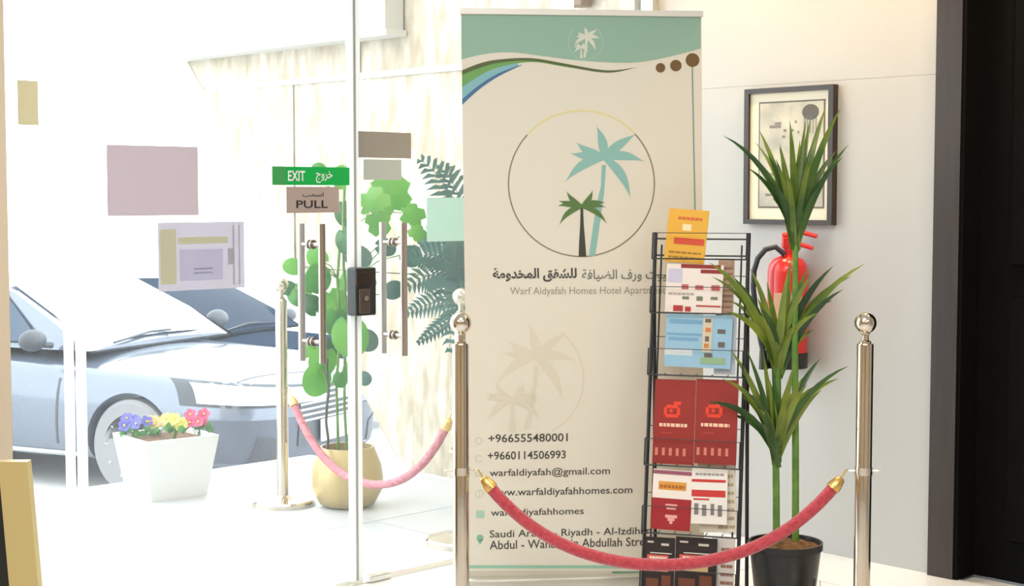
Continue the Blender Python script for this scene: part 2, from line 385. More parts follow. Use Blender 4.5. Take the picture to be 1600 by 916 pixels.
tb_ = B(); text_on(tb_, 'EXIT', a+n*.0052+g*(w*.19)+Z*(h*.22), g, Z, w*.22, h*.56, .02); obj('exit_lettering', tb_, M['whitepaint'], r)
tb_ = B(); text_on(tb_, '\uFE9D\uFEED\uFEAE\uFEA7', a+n*.0052+g*(w*.55)+Z*(h*.12), g, Z, w*.22, h*.66, .01); obj('arabic_lettering', tb_, M['whitepaint'], r)
r, a, w, h = notice('pull_sign', 447, 292, 529, 333, M['plate'], 'brushed metal pull sign with black lettering just below the exit sign', 'sign', th=.003)
tb_ = B(); text_on(tb_, 'PULL', a+n*.0036+g*(w*.18)+Z*(h*.18), g, Z, w*.60, h*.30, .015)
text_on(tb_, '\uFE90\uFEA4\uFEB3\uFE8D', a+n*.0036+g*(w*.30)+Z*(h*.58), g, Z, w*.40, h*.22, .01); obj('pull_lettering', tb_, M['ink'], r)

# ------------------------------------------------------------------ stanchions
HB = .51
def make_stanchion(label, mt, group=None):
    r = thing('rope_stanchion', label, 'stanchion', (0, 0, 0), 0, group)
    obj('base', B().lathe([(.14, 0), (.14, .018), (.132, .026), (.05, .034), (.022, .045), (.018, .05)], seg=48), mt, r, smooth=30, local=True)
    obj('pole', B().lathe([(.0255, .04), (.0255, .90), (.024, .905), (.012, .907)], seg=28), mt, r, smooth=30, local=True)
    obj('neck', B().lathe([(.018, .905), (.018, .912), (.011, .916), (.010, .93), (.014, .936), (.014, .942)], seg=24), mt, r, smooth=30, local=True)
    obj('ball_finial', B().sphere((0, 0, .968), .0335, 32, 20), mt, r, smooth=80, local=True)
    b = B(); b.lathe([(.0275, HB-.012), (.0275, HB+.012)], seg=24)
    obj('collar', b, mt, r, smooth=30, local=True)
    for sg in (-1, 1):
        b = B(); b.tube([(sg*.026, 0, HB), (sg*.046, 0, HB), (sg*.052, 0, HB+.004)], .0026, 8)
        obj('rope_hook', b, mt, r, local=True)
    return r
sA = make_stanchion('polished steel rope stanchion in front of the left edge of the banner', M['chrome'], 'rope stanchions at the entrance')
sA.location = (at(720, 735, 4.7).x, 4.7, 0)
sBn = dup(sA); sBn['label'] = 'polished steel rope stanchion between the potted plant and the dark doorway'; sBn.location = (at(1349, 735, 4.7).x, 4.7, 0)
sC = dup(sA); sC['label'] = 'thin steel rope stanchion outside the glass beside the dark car'; sC.location = (-1.008, 6.69, 0)
sD = dup(sA); sD['label'] = 'outdoor rope stanchion mostly hidden behind the banner edge, only its base showing'; Yd = 5.93; sD.location = (at(721, 850, Yd).x, Yd, 0)
sC.rotation_euler = (0, 0, math.atan2(5.93-6.69, 1.0))
sD.rotation_euler = sC.rotation_euler
def rope(a, b_, sag, label, r=.019, mt=None, capm=None):
    rt = thing('rope', label, 'rope', a, 0, 'ropes hung between the stanchions'); pts = []; N = 40
    for i in range(N+1):
        t = i/N; p = a.lerp(b_, t); kk = 2.2; cat_ = (math.cosh(kk*(2*t-1))-math.cosh(kk))/(math.cosh(kk)-1)
        p.z += sag*cat_; pts.append(p)
    obj('velvet_cord', B().tube(pts[1:-1], r, 14), mt or M['velvet'], rt, smooth=60)
    for q in (pts[:4], pts[::-1][:4]):
        d = (q[2]-q[1]).normalized(); e = q[1]+d*.022
        obj('end_cap', B().tube([q[1]-d*.022, q[1]-d*.018, q[1]+d*.01, e], [.008, .014, .0215, .0225], 16), M['brass'], rt, smooth=50)
        obj('snap_hook', B().tube([q[0]+Vector((0, 0, .004)), q[1]-d*.018], .003, 8), M['brass'], rt)
    return rt
pa = sA.location + Vector((.052, 0, HB)); pb_ = sBn.location + Vector((-.052, 0, HB))
rope(pa, pb_, .295, 'red rope with gold ends hanging across the front of the banner and plant')
dv = (sD.location-sC.location).normalized()
rope(sC.location+dv*.05+Vector((0, 0, HB)), sD.location-dv*.05+Vector((0, 0, HB)), .345, 'pale pinkish red rope hanging outside the glass doors', r=.017, mt=mat('pale_rope', sr(186, 104, 116), .8, col2=sr(206, 140, 146), scale=60, bump=.6, bscale=150))  # paler and pinker cord than the indoor rope

# ------------------------------------------------------------------ banner
exec_banner = True
BY = R(6); BL = Vector((at(727, 903, 5.22).x, 5.22, 0))
bu = Vector((math.cos(BY), math.sin(BY), 0)); bnn = Vector((math.sin(BY), -math.cos(BY), 0))   # towards the viewer
p_tl = onp(720, 20, BL, bnn); p_tr = onp(1096, 20, BL, bnn); p_bl = onp(733, 900, BL, bnn)
bw = (p_tr-p_tl).length
bn = thing('roll_up_banner', 'tall cream roll-up banner with two palm trees in a ring, behind the rope', 'banner', (BL+bu*(bw/2)), BY)
M['cream'] = mat('banner_cream', sr(224, 217, 200), .6)
M['teal'] = mat('banner_teal', sr(146, 180, 160), .6)
M['alu'] = mat('banner_aluminium', sr(205, 202, 192), .35, .7)
p_br = p_bl + bu*bw
pnl = B().prism([p_tl, p_tr, p_br, p_bl], -bnn*.003); obj('printed_panel', pnl, M['cream'], bn)
tr0 = onp(718, 22, BL, bnn); tr1 = onp(1098, 22, BL, bnn)
obj('top_rail', B().obox(tr0+bnn*.008, bu*(tr1-tr0).dot(bu), Z*.020, -bnn*.02), M['alu'], bn)
c_ = p_bl.copy(); c_.z = 0
obj('base_cassette', B().box(c_+bu*(bw/2)+Vector((0, 0, .024)), (bw+.02, .085, .044), Matrix.Rotation(BY, 3, 'Z'), bev=.012), M['alu'], bn, smooth=30)
for s_ in (.2, .8):
    obj('foot', B().box(c_+bu*(bw*s_)+Vector((0, 0, .006)), (.035, .20, .010), Matrix.Rotation(BY, 3, 'Z'), bev=.003), M['alu'], bn)
obj('support_pole', B().tube([c_+bu*(bw/2)-bnn*.03+Z*.03, p_tl+bu*(bw/2)-bnn*.025], .008), M['alu'], bn)
def bpx(x, y, L): return onp(x, y, BL, bnn) + bnn*(.0004*L)
def pprint(name, pts_list, col, L=1, bb=None):
    b = B()
    for pts in pts_list: b.poly([bpx(x, y, L) for x, y in pts])
    m = mat('print_'+name, col, .6) if not isinstance(col, bpy.types.Material) else col
    return obj(name, b, m, bn)
def smooth_curve(pts, N=8):
    out = []; P = [pts[0]]+pts+[pts[-1]]
    for i in range(1, len(P)-2):
        for k in range(N):
            t = k/N; a, b_, c, d = P[i-1], P[i], P[i+1], P[i+2]
            out.append(tuple(.5*((2*b_[j])+(-a[j]+c[j])*t+(2*a[j]-5*b_[j]+4*c[j]-d[j])*t*t+(-a[j]+3*b_[j]-3*c[j]+d[j])*t**3) for j in (0, 1)))
    out.append(pts[-1]); return out
def band(name, up, lo, col, L):
    u = smooth_curve(up); l = smooth_curve(lo); b = B(); N = min(len(u), len(l))
    for i in range(N-1): b.poly([bpx(*u[i], L), bpx(*u[i+1], L), bpx(*l[i+1], L), bpx(*l[i], L)])
    obj(name, b, mat('print_'+name, col, .6) if not isinstance(col, bpy.types.Material) else col, bn)
hx = [721, 760, 800, 850, 900, 960, 1000, 1040, 1095]
band('teal_header', [(x, 23) for x in hx], list(zip(hx, (93, 84, 82, 88, 94, 98, 97, 90, 76))), M['teal'], 1)
wx = [722, 750, 780, 830, 880, 930, 960, 996]
band('dark_green_wave', list(zip(wx, (110, 99, 93, 91, 99, 108, 110, 105))), list(zip(wx, (117, 106, 98, 95, 103, 112, 113, 105))), sr(84, 98, 52), 2)
band('green_wave', list(zip(wx[:6], (117, 106, 98, 95, 103, 112))), list(zip(wx[:6], (136, 118, 105, 97, 104, 112))), sr(110, 160, 88), 1)
band('light_blue_wave', list(zip((722, 750, 780, 810), (136, 118, 105, 99))), list(zip((722, 750, 780, 810), (155, 132, 114, 103))), sr(130, 180, 185), 1)
band('blue_wave', list(zip((722, 750, 780, 815), (155, 132, 114, 101))), list(zip((722, 750, 780, 815), (164, 139, 119, 102))), sr(70, 110, 150), 1)
def disc(x, y, r, k=20): return [(x+r*math.cos(2*math.pi*i/k), y+r*math.sin(2*math.pi*i/k)) for i in range(k)]
M['pbrown'] = mat('print_brown', sr(112, 84, 44), .6)
pprint('brown_dots', [disc(1032, 106, 7.5), disc(1056, 102.5, 9), disc(1082, 94, 10.8)], M['pbrown'], 2)
pprint('teal_line', [[(1080.5, 104), (1082.8, 104), (1087.2, 332), (1084.8, 332)]], sr(128, 160, 140), 1)
def ring(cx, cy, r, w, a0, a1, k=48):
    out = []
    for i in range(k):
        t0 = R(a0+(a1-a0)*i/k); t1 = R(a0+(a1-a0)*(i+1)/k)
        out.append([(cx+(r-w/2)*math.cos(t0), cy+(r-w/2)*math.sin(t0)), (cx+(r+w/2)*math.cos(t0), cy+(r+w/2)*math.sin(t0)), (cx+(r+w/2)*math.cos(t1), cy+(r+w/2)*math.sin(t1)), (cx+(r-w/2)*math.cos(t1), cy+(r-w/2)*math.sin(t1))])
    return out
pprint('logo_ring', ring(908.5, 287, 114, 2.0, -43, 222, 90), sr(134, 120, 100), 1)
pprint('logo_ring_top', ring(908.5, 287, 114, 2.6, 222, 317, 30), sr(226, 214, 150), 1)
def frond(cx, cy, tx, ty, w, bow):
    L_ = math.hypot(tx-cx, ty-cy); dx, dy = (tx-cx)/L_, (ty-cy)/L_; nx, ny = -dy, dx; up = []; lo = []
    for i in range(11):
        t = i/10; ww = w*math.sin(math.pi*min(1, (t*.8+.2))**1.1)*(1-t**3)**.5 if t < 1 else 0; b_ = bow*4*t*(1-t)
        ax = cx+dx*L_*t+nx*b_; ay = cy+dy*L_*t+ny*b_
        up.append((ax+nx*ww*.5, ay+ny*ww*.5)); lo.append((ax-nx*ww*.5, ay-ny*ww*.5))
    return [[up[i], up[i+1], lo[i+1], lo[i]] for i in range(10)]
def palm(name, cx, cy, tips, w, trunk, colf, colt, L):
    ps = []
    for i, (tx, ty, bw_) in enumerate(tips): ps += frond(cx, cy, tx, ty, w, bw_)
    b = B()
    for i, pts in enumerate(ps): b.poly([bpx(x, y, L+.12*(i//10)) for x, y in pts])
    obj(name+'_fronds', b, colf, bn)
    pprint(name+'_trunk', [trunk[i:i+2]+[trunk[len(trunk)-2-i], trunk[len(trunk)-1-i]][0:2] if False else [trunk[i], trunk[i+1], trunk[len(trunk)-2-i], trunk[len(trunk)-1-i]] for i in range(len(trunk)//2-1)], colt, L-.3)
mt_ = mat('print_palm_teal', sr(138, 184, 174), .6); mg_ = mat('print_palm_green', sr(86, 118, 62), .6); mk_ = mat('print_trunk_dark', sr(60, 62, 50), .6)
big = [(932, 197, 3), (993, 210, -2), (1007, 253, -6), (985, 311, -8), (883, 285, 8), (891, 240, -1), (900, 222, -4)]
palm('large_palm', 944, 246, big, 15, [(940, 258), (939, 290), (930, 330), (920, 400), (930, 400), (938, 345), (944, 300), (947, 258)], mt_, mt_, 1.5)
sml = [(885, 299, -3), (926, 297, 3), (946, 317, -3), (948, 350, -6), (874, 352, 6), (871, 322, 3), (873, 314, 0), (946, 324, -3)]
palm('small_palm', 909, 323, sml, 9, [(907, 325), (906.5, 350), (905, 375), (904, 401), (916, 401), (914, 375), (912, 350), (911, 325)], mg_, mk_, 4)
mw_ = mat('print_white_palm', sr(214, 216, 198), .6)
palm('header_palm', 917, 58, [(x*.33+917-944*.33, y*.33+58-246*.33, b_*.33) for x, y, b_ in big], 6, [(915, 60), (914, 68), (913, 78), (911, 90), (915, 90), (917, 78), (918, 68), (919, 60)], mw_, mw_, 2)
palm('header_small_palm', 908, 74, [(x*.3+908-909*.3, y*.3+74-323*.3, b_*.3) for x, y, b_ in sml], 3.5, [(907.4, 75), (907, 80), (906.5, 85), (906, 91), (910, 91), (909.5, 85), (909, 80), (908.6, 75)], mw_, mw_, 3)
pprint('header_ring', ring(915, 66, 27, 1.2, -60, 230, 40), sr(166, 196, 176), 2)
mf_ = mat('print_watermark', sr(216, 208, 186), .6)
palm('faint_palm', 838, 558, [(x+838-944, y*1.08+558-246*1.08, b_) for x, y, b_ in big], 15, [(834, 570), (833, 600), (826, 640), (818, 670), (828, 670), (834, 640), (839, 600), (841, 570)], mf_, mf_, 1)
palm('faint_small_palm', 800, 626, [(x*1.1+800-909*1.1, y*1.1+626-323*1.1, b_) for x, y, b_ in sml], 9, [(797, 628), (797, 645), (796, 660), (796, 675), (805, 675), (804, 660), (803, 645), (803, 628)], mf_, mf_, 3)
pprint('faint_ring', ring(820, 592, 92, 3, -52, 62, 40), mf_, 1)
def btext(name, body, x0, yb, x1, yt, col, bold=0.0, L=2):
    a = bpx(x0, yb, L); w = (bpx(x1, yb, L)-a).dot(bu); h = bpx(x0, yt, L).z-a.z
    b = B(); text_on(b, body, a, bu, Z, w, h, bold); obj(name, b, col, bn)
mi1 = mat('print_dark_text', sr(70, 66, 60), .6); mi2 = mat('print_mid_text', sr(112, 116, 104), .6); mi3 = mat('print_grey_text', sr(150, 144, 130), .6)
# arabic in presentation forms, laid left to right
ar1 = '\uFE94\uFEE3\uFEED\uFEAA\uFEA8\uFEE4\uFEDF\uFE8D'      # almakhduma
ar1b = '\uFED6\uFED8\uFEB8\uFEE0\uFEDF'                        # lilshuqaq
ar2 = '\uFE94\uFED3\uFE8E\uFEF4\uFEC0\uFEDF\uFE8D'; ar2b = '\uFED1\uFEAD\uFEED'; ar2c = '\uFE95\uFEED\uFEF4\uFE91'
btext('arabic_service_line', ar1+' '+ar1b, 770, 441, 901, 419, mi1, .03)
btext('arabic_name_line', ar2+' '+ar2b+' '+ar2c, 909, 441, 1046, 421, mi2, .012)
btext('english_name_line', 'Warf Aldyafah Homes Hotel Apartments', 797, 464, 1045, 449, mi3, .0)
btext('phone_line', '+966555480001', 763, 692, 887, 679, mi1, .012)
btext('second_phone_line', '+9660114506993', 762, 719, 884, 706, mi1, .012)
btext('email_line', 'warfaldiyafah@gmail.com', 765, 748, 953, 733, mi1, .008)
btext('web_line', 'www.warfaldiyafahhomes.com', 765, 779, 988, 764, mi1, .008)
btext('account_line', 'warfaldiyafahhomes', 767, 810, 912, 796, mi1, .008)
btext('address_line', 'Saudi Arabia - Riyadh - Al-Izdihar', 765, 844, 1016, 829, mi1, .008)
btext('second_address_line', 'Abdul - Wahab bin Abdullah Street', 765, 859, 1022, 845, mi1, .008)
mp_ = mat('print_pale_icon', sr(206, 204, 184), .6); mti = mat('print_teal_icon', sr(168, 202, 178), .6)
pprint('phone_icon', ring(748, 689, 5, 2, 0, 360, 16), mp_, 1); pprint('phone_icon', ring(748, 717, 5, 2, 40, 330, 16), mp_, 1)
pprint('mail_icon', [[(742, 738), (755, 738), (755, 746), (742, 746)]], mp_, 1)
pprint('globe_icon', ring(749, 772, 6, 2, 0, 360, 16)+[[(748.3, 766), (749.7, 766), (749.7, 778), (748.3, 778)]], mp_, 1)
pprint('camera_icon', [[(744, 798), (757, 798), (757, 810), (744, 810)]], mti, 1)
pprint('pin_icon', [disc(750, 841, 5.5), [(745, 843), (755, 843), (750, 852)]], sr(134, 184, 158), 1)
pprint('teal_footer_line', [[(732, 883.5), (1085, 883.5), (1085, 888.5), (732, 888.5)]], sr(150, 196, 172), 1)
pprint('teal_footer_tab', [[(956, 893), (1040, 893), (1040, 902), (956, 902)]], sr(96, 150, 124), 1)
pprint('footer_strip', [[(732, 892), (955, 892), (955, 902), (732, 902)]], sr(205, 200, 182), 1)

# ------------------------------------------------------------------ brochure rack
RA = R(17); ru = Vector((math.cos(RA), -math.sin(RA), 0)); rb = Vector((math.sin(RA), math.cos(RA), 0))   # right, back
LEAN = math.tan(R(9)); RW = .311
rc = Vector((at(1076, 925, 4.90).x, 4.90, 0))
def rk(u, h, d=0): return rc + ru*u + rb*(h*LEAN - d) + Z*h       # d: in front of the rack plane
RH = 1.215
rack = thing('brochure_rack', 'black wire brochure rack leaning back with pockets of leaflets, beside the banner', 'rack', rc, -RA)
for sg in (-1, 1):
    b = B(); b.tube([rk(sg*RW/2, 0.0), rk(sg*RW/2, RH+.02)], .0065, 10); obj('side_rail', b, M['blackwire'], rack, smooth=60)
    b = B(); b.tube([rk(sg*(RW/2-.022), .03), rk(sg*(RW/2-.022), RH-.02)], .003, 8); obj('inner_rail', b, M['blackwire'], rack)
    b = B(); q = rk(sg*RW/2, RH-.12); e = q + rb*.05; e.z = 0.006; b.tube([q, e], .0065, 10); obj('rear_leg', b, M['blackwire'], rack, smooth=60)
b = B()
for z in (RH, RH-.055): b.tube([rk(-RW/2, z), rk(RW/2, z)], .003, 8)
obj('top_bar', b, M['blackwire'], rack)
def hz_at(py):      # height on the rack plane seen at image row py (at centre column)
    nn = (rb + Z*(-LEAN)).normalized(); return onp(1080, py, rc, nn).z
rows = [404, 488, 585, 726, 832, 930]
rz = [max(.02, hz_at(y)) for y in rows]
for z in rz:
    hgt = .085; dp = .045; b = B()
    b.tube([rk(-RW/2, z), rk(-RW/2, z, dp), rk(RW/2, z, dp), rk(RW/2, z)], .0028, 6)
    b.tube([rk(-RW/2, z+hgt), rk(-RW/2, z+hgt, dp), rk(RW/2, z+hgt, dp), rk(RW/2, z+hgt)], .0014, 6)
    for i in range(7):
        u = -RW/2+RW*i/6
        b.tube([rk(u, z), rk(u, z, dp)], .0018, 5)
    for u in (-RW/2, RW/2): b.tube([rk(u, z, dp), rk(u, z+hgt, dp)], .0026, 6)
    if z+.12 < RH: b.tube([rk(-RW/2, z+.12), rk(RW/2, z+.12)], .0014, 6)
    obj('wire_pocket', b, M['blackwire'], rack)
rn = (rb*-1 + Z*(-LEAN*0) ).normalized()
def leaflet(label, x0, y0, x1, y1, base, d, prints, tilt=0, th=.004, group=None, zbase=None):
    """paper leaflet standing in a pocket; prints = list of (name, colour, rects in 0..1 from lower left)"""
    nn = (rb*-1 + Z*LEAN).normalized(); p0 = rk(0, .5, d); upv = (rb*LEAN+Z).normalized()
    a = onp(x0, y1, p0, nn); b_ = onp(x1, y1, p0, nn); c = onp(x0, y0, p0, nn)
    w = (b_-a).dot(ru); h = (c-a).dot(upv)
    ca, sa = math.cos(R(tilt)), math.sin(R(tilt)); uu = ru*ca + upv*sa; vv = upv*ca - ru*sa
    a = a + ru*(h*sa*.5)
    r_ = thing('leaflet', label, 'leaflet', a+ru*(w/2), -RA, 'leaflets in the brochure rack')
    obj('sheet', B().obox(a, uu*w, vv*h, -nn*th), mat('leaflet_paper', base, .45), r_)
    for i, (nm, col, rects) in enumerate(prints):
        pb = B()
        for (u0, v0, u1, v1) in rects: pb.poly([a+nn*(.0004+.0003*i)+uu*(u*w)+vv*(v*h) for u, v in ((u0, v0), (u1, v0), (u1, v1), (u0, v1))])
        lm = mat('leaflet_print', col, .5)
        if nm.endswith('pictures'):
            for k_ in range(len(rects)): q = B(); q.add(pb.v[4*k_:4*k_+4], [(0, 1, 2, 3)]); obj('picture', q, lm, r_)
        else: obj(nm, pb, lm, r_)
    return r_
rd = random.Random(3)
def lines(x0, x1, y0, y1, k, fill=.55, ch=5):
    o = []; st = (y1-y0)/k
    for i in range(k):
        x = x0
        while x < x1-.02:
            wd = (x1-x0)/ch*rd.uniform(.5, 1.0); o.append((x, y0+i*st, min(x+wd, x1), y0+i*st+st*fill)); x += wd+(x1-x0)*.03
    return o
red = sr(176, 44, 34); dred = sr(140, 34, 28); org = sr(226, 168, 44)
leaflet('orange leaflet with red print standing above the top bar of the rack', 1040, 325, 1103, 408, org, .012,
        [('red_title', sr(210, 96, 40), lines(.25, .85, .80, .90, 1)), ('white_emblem', sr(240, 220, 170), [(.38, .60, .6, .72)]), ('red_band', sr(206, 70, 36), [(.2, .34, .95, .46)]), ('small_print', sr(150, 110, 30), lines(.1, .9, .08, .26, 2, .35))], tilt=-4)
leaflet('tan backed leaflet stack behind the white and red one on the second tier', 1120, 404, 1145, 490, sr(176, 142, 116), .008, [('grey_print', sr(130, 100, 84), lines(.2, .9, .1, .9, 8, .4, 2))])
leaflet('white leaflet with red header and small pictures on the second tier', 1039, 412, 1128, 487, sr(232, 218, 206), .028,
        [('red_header', dred, [(.25, .92, .95, 1.0), (.6, .82, .98, .9)]), ('lilac_panel', sr(196, 190, 208), [(.03, .62, .28, .9)]), ('pictures', sr(190, 90, 84), [(.28, .48, .40, .58), (.52, .48, .66, .57), (.80, .47, .95, .58)]),
         ('green_pictures', sr(110, 120, 90), [(.30, .27, .42, .33), (.55, .25, .66, .34), (.80, .28, .92, .34)]), ('red_footer', red, [(.15, .02, .32, .14), (.36, .02, .46, .12), (.55, .13, .98, .16)]), ('grey_print', sr(170, 160, 150), lines(.05, .5, .36, .44, 1))], tilt=-1)
leaflet('pale grey leaflet behind the blue one on the third tier', 1115, 488, 1148, 585, sr(186, 194, 204), .008, [('grey_print', sr(120, 128, 140), lines(.1, .7, .1, .9, 8, .4, 2))])
leaflet('light blue leaflet with a column of small pictures on the third tier', 1038, 490, 1142, 572, sr(146, 184, 204), .028,
        [('pale_band', sr(206, 212, 212), [(.0, .22, .42, .34)]), ('blue_print', sr(112, 158, 186), [(.05, .82, .55, .9), (.05, .5, .5, .56), (.02, .6, .55, .64)]),
         ('picture_column', sr(206, 190, 160), [(.56, .3, .70, .95)]), ('pictures', sr(100, 92, 84), [(.59, .86, .68, .93), (.60, .5, .66, .6), (.78, .66, .9, .74), (.80, .4, .90, .5), (.6, .18, .72, .28)]),
         ('orange_pictures', sr(200, 120, 60), [(.59, .38, .66, .46), (.6, .68, .68, .76)]), ('green_patch', sr(140, 170, 130), [(.55, .08, .92, .2)])], tilt=-1)
for i, (xa, xb) in enumerate(((1019, 1083), (1084, 1150))):
    leaflet(('left' if i == 0 else 'right')+'-hand one of the two dark red leaflets on the middle tier', xa, 592, xb, 724, sr(146, 36, 26), .028,
            [('red_emblem', sr(226, 60, 30), [(.3, .66, .58, .70), (.24, .58, .32, .67), (.56, .58, .64, .67), (.28, .55, .6, .59), (.38, .61, .46, .65), (.48, .70, .66, .74)]), ('white_title', sr(236, 190, 160), lines(.14, .82, .44, .49, 1, .8, 6)),
             ('thin_line', sr(190, 70, 50), [(.2, .36, .45, .37)]), ('lower_panel', dred, [(0, 0, 1, .27)]), ('pale_figures', sr(206, 120, 100), [(.06+.17*k_, .1, .13+.17*k_, .19) for k_ in range(5)])], tilt=0)
leaflet('pale leaflet sticking out crooked behind the others on the fifth tier', 1090, 724, 1148, 832, sr(222, 214, 196), .006, [('grey_print', sr(176, 160, 130), lines(.5, .95, .05, .9, 7, .4, 2))], tilt=4)
leaflet('white and dark red leaflet with an orange title on the fifth tier', 1017, 732, 1079, 826, sr(234, 222, 210), .028,
        [('orange_title', sr(214, 150, 60), [(.15, .66, .85, .80)]), ('orange_lettering', sr(170, 96, 30), lines(.18, .82, .69, .77, 1, .7, 6)), ('red_panel', sr(158, 28, 34), [(.0, .0, 1, .52)]), ('purple_top', sr(150, 80, 100), [(0, .92, 1, .98)]),
         ('white_figures', sr(228, 160, 150), [(.35, .4, .65, .43), (.38, .34, .62, .37), (.36, .2, .66, .25), (.42, .15, .6, .2), (.47, .1, .55, .15)])], tilt=-1)
leaflet('white leaflet with red stripes and small drawings on the fifth tier', 1079, 730, 1135, 818, sr(232, 226, 216), .030,
        [('red_stripes', sr(196, 50, 44), [(.0, .74, .95, .79), (.0, .48, .95, .60), (.05, .42, .5, .45)]), ('grey_drawings', sr(130, 124, 120), [(.08, .16, .2, .36), (.3, .14, .42, .34), (.54, .16, .64, .36), (.74, .14, .86, .34)]), ('grey_print', sr(150, 146, 140), lines(.1, .9, .86, .94, 1, .5, 6))], tilt=1)
leaflet('white leaflet half hidden behind the dark ones on the lowest visible tier', 1110, 838, 1146, 930, sr(214, 208, 200), .006, [('red_print', sr(150, 110, 90), lines(.4, .95, .05, .9, 6, .4, 2))])
for i, (xa, xb) in enumerate(((1004, 1052), (1053, 1118))):
    leaflet(('narrow' if i == 0 else 'wide')+' black leaflet with white and red print on the lowest visible tier', xa, 838, xb, 930, sr(34, 26, 24), .028,
            [('white_print', sr(200, 190, 176), [(.1, .9, .3, .93), (.55, .86, .8, .9), (.2, .72, .9, .74)]+lines(.15, .9, .56, .62, 1, .8, 5)), ('red_title', sr(206, 84, 70), [(.1, .62, .8, .70)]), ('white_lettering', sr(226, 214, 196), lines(.18, .74, .635, .675, 1, .9, 6)),
             ('tan_picture', sr(190, 160, 110), [(.2, .42, .8, .52)]), ('brown_picture', sr(110, 60, 36), [(.1, .1, .5, .3), (.6, .14, .9, .36)])], tilt=0)

# ------------------------------------------------------------------ potted yucca
PY = 4.98; pc_ = at(1227, 850, PY); pc_.z = 0
yu = thing('potted_yucca', 'yucca with three tufts of long pointed leaves in a black plastic pot', 'plant', pc_)
zr = at(1227, 848, PY).z
obj('pot', B().lathe([(.088, 0), (.094, .01), (.116, zr-.02), (.122, zr-.018), (.122, zr+.004), (.115, zr+.004), (.108, zr-.03), (.001, zr-.03)], pc_, 40), M['black'], yu, smooth=30)
sb_ = B(); prof = [(.0001, zr+.006), (.04, zr+.004), (.08, zr-.002), (.112, zr-.012), (.112, zr-.028)]; sb_.lathe(prof, pc_, 28)
for v in sb_.v: v.z += noise.noise(v*40)*.006
obj('coir_soil', sb_, M['soil'], yu, smooth=60)
lp = at(1276, 876, PY-.11); obj('price_label', B().obox(pc_+Vector((.102, -.055, .06)), Vector((.006, .020, 0)), Z*.045, Vector((.003, -.001, 0))), M['whitepaint'], yu)
def leaf_blade(b, p0, p1, width, bow, side):
    d = p1-p0; L_ = d.length; N = 9; mid = (p0+p1)/2+bow; vs = []; fs = []
    vw = Vector((0, -1, 0)); 
    for i in range(N+1):
        t = i/N; p = p0*(1-t)**2+mid*2*t*(1-t)+p1*t*t
        tg = ((mid-p0)*(1-t)+(p1-mid)*t).normalized()
        a = tg.cross(side).normalized(); nrm = a.cross(tg).normalized()
        w = width*(.55+1.1*t-1.65*t*t)*(1 if t < .999 else 0)+.0006
        vs += [p-a*w/2+nrm*w*.18, p, p+a*w/2+nrm*w*.18]
    for i in range(N):
        k_ = i*3; fs += [(k_, k_+3, k_+4, k_+1), (k_+1, k_+4, k_+5, k_+2)]
    b.add(vs, fs)
def tuft(px, py, tips, Y, extra, wd=.033):
    base = at(px, py, Y)
    rr = random.Random(px+py)
    allt = [(x, y, rr.uniform(-.13, .13)) for x, y in tips]
    for i in range(extra):
        x, y = rr.choice(tips); allt.append((px+(x-px)*rr.uniform(.25, .8), py+(y-py)*rr.uniform(.55, .95)+rr.uniform(-10, 10), rr.uniform(-.2, .16)))
    for x, y, dz in allt:
        tip = at(x, y, Y+dz); d = tip-base; horiz = Vector((d.x, d.y, 0))
        bow = Vector((0, 0, 1))*horiz.length*.34 - horiz*.16
        side = Vector((-d.x*.6+rr.uniform(-.3, .3), -1, rr.uniform(-.2, .2))).normalized()
        b = B(); leaf_blade(b, base+Vector((rr.uniform(-.008, .008), rr.uniform(-.008, .008), rr.uniform(-.02, .05))), tip, wd*rr.uniform(.75, 1.1), bow, side)
        obj('leaf', b, rr.choice((M['yucca'], M['yuccad'], M['yucca'])), yu, smooth=60)
tuft(1243, 385, [(1130, 212), (1180, 222), (1186, 203), (1200, 238), (1234, 188), (1250, 218), (1290, 167), (1314, 168), (1326, 226), (1316, 246), (1306, 236), (1218, 232), (1168, 262)], PY, 24)
tuft(1216, 585, [(1108, 410), (1112, 432), (1145, 432), (1172, 420), (1198, 440), (1236, 402), (1262, 420), (1302, 416), (1352, 412), (1330, 432), (1318, 452), (1300, 470), (1140, 470)], PY+.02, 24)
tuft(1213, 722, [(1104, 628), (1140, 545), (1128, 592), (1166, 545), (1190, 540), (1208, 562), (1240, 572), (1282, 560), (1326, 572), (1310, 592), (1262, 600), (1150, 600)], PY-.02, 22)
b = B(); b.tube([at(1213, 852, PY-.02), at(1213, 780, PY-.02), at(1212, 700, PY-.015), at(1216, 640, PY+.01), at(1216, 570, PY+.02)], [.012, .0115, .011, .010, .009], 12); obj('stem', b, M['stem'], yu, smooth=60)
b = B(); b.tube([at(1243, 852, PY+.02), at(1243, 700, PY+.01), at(1242, 540, PY-.03), at(1243, 375, PY)], [.012, .0115, .0105, .009], 12); obj('stem', b, M['stem'], yu, smooth=60)

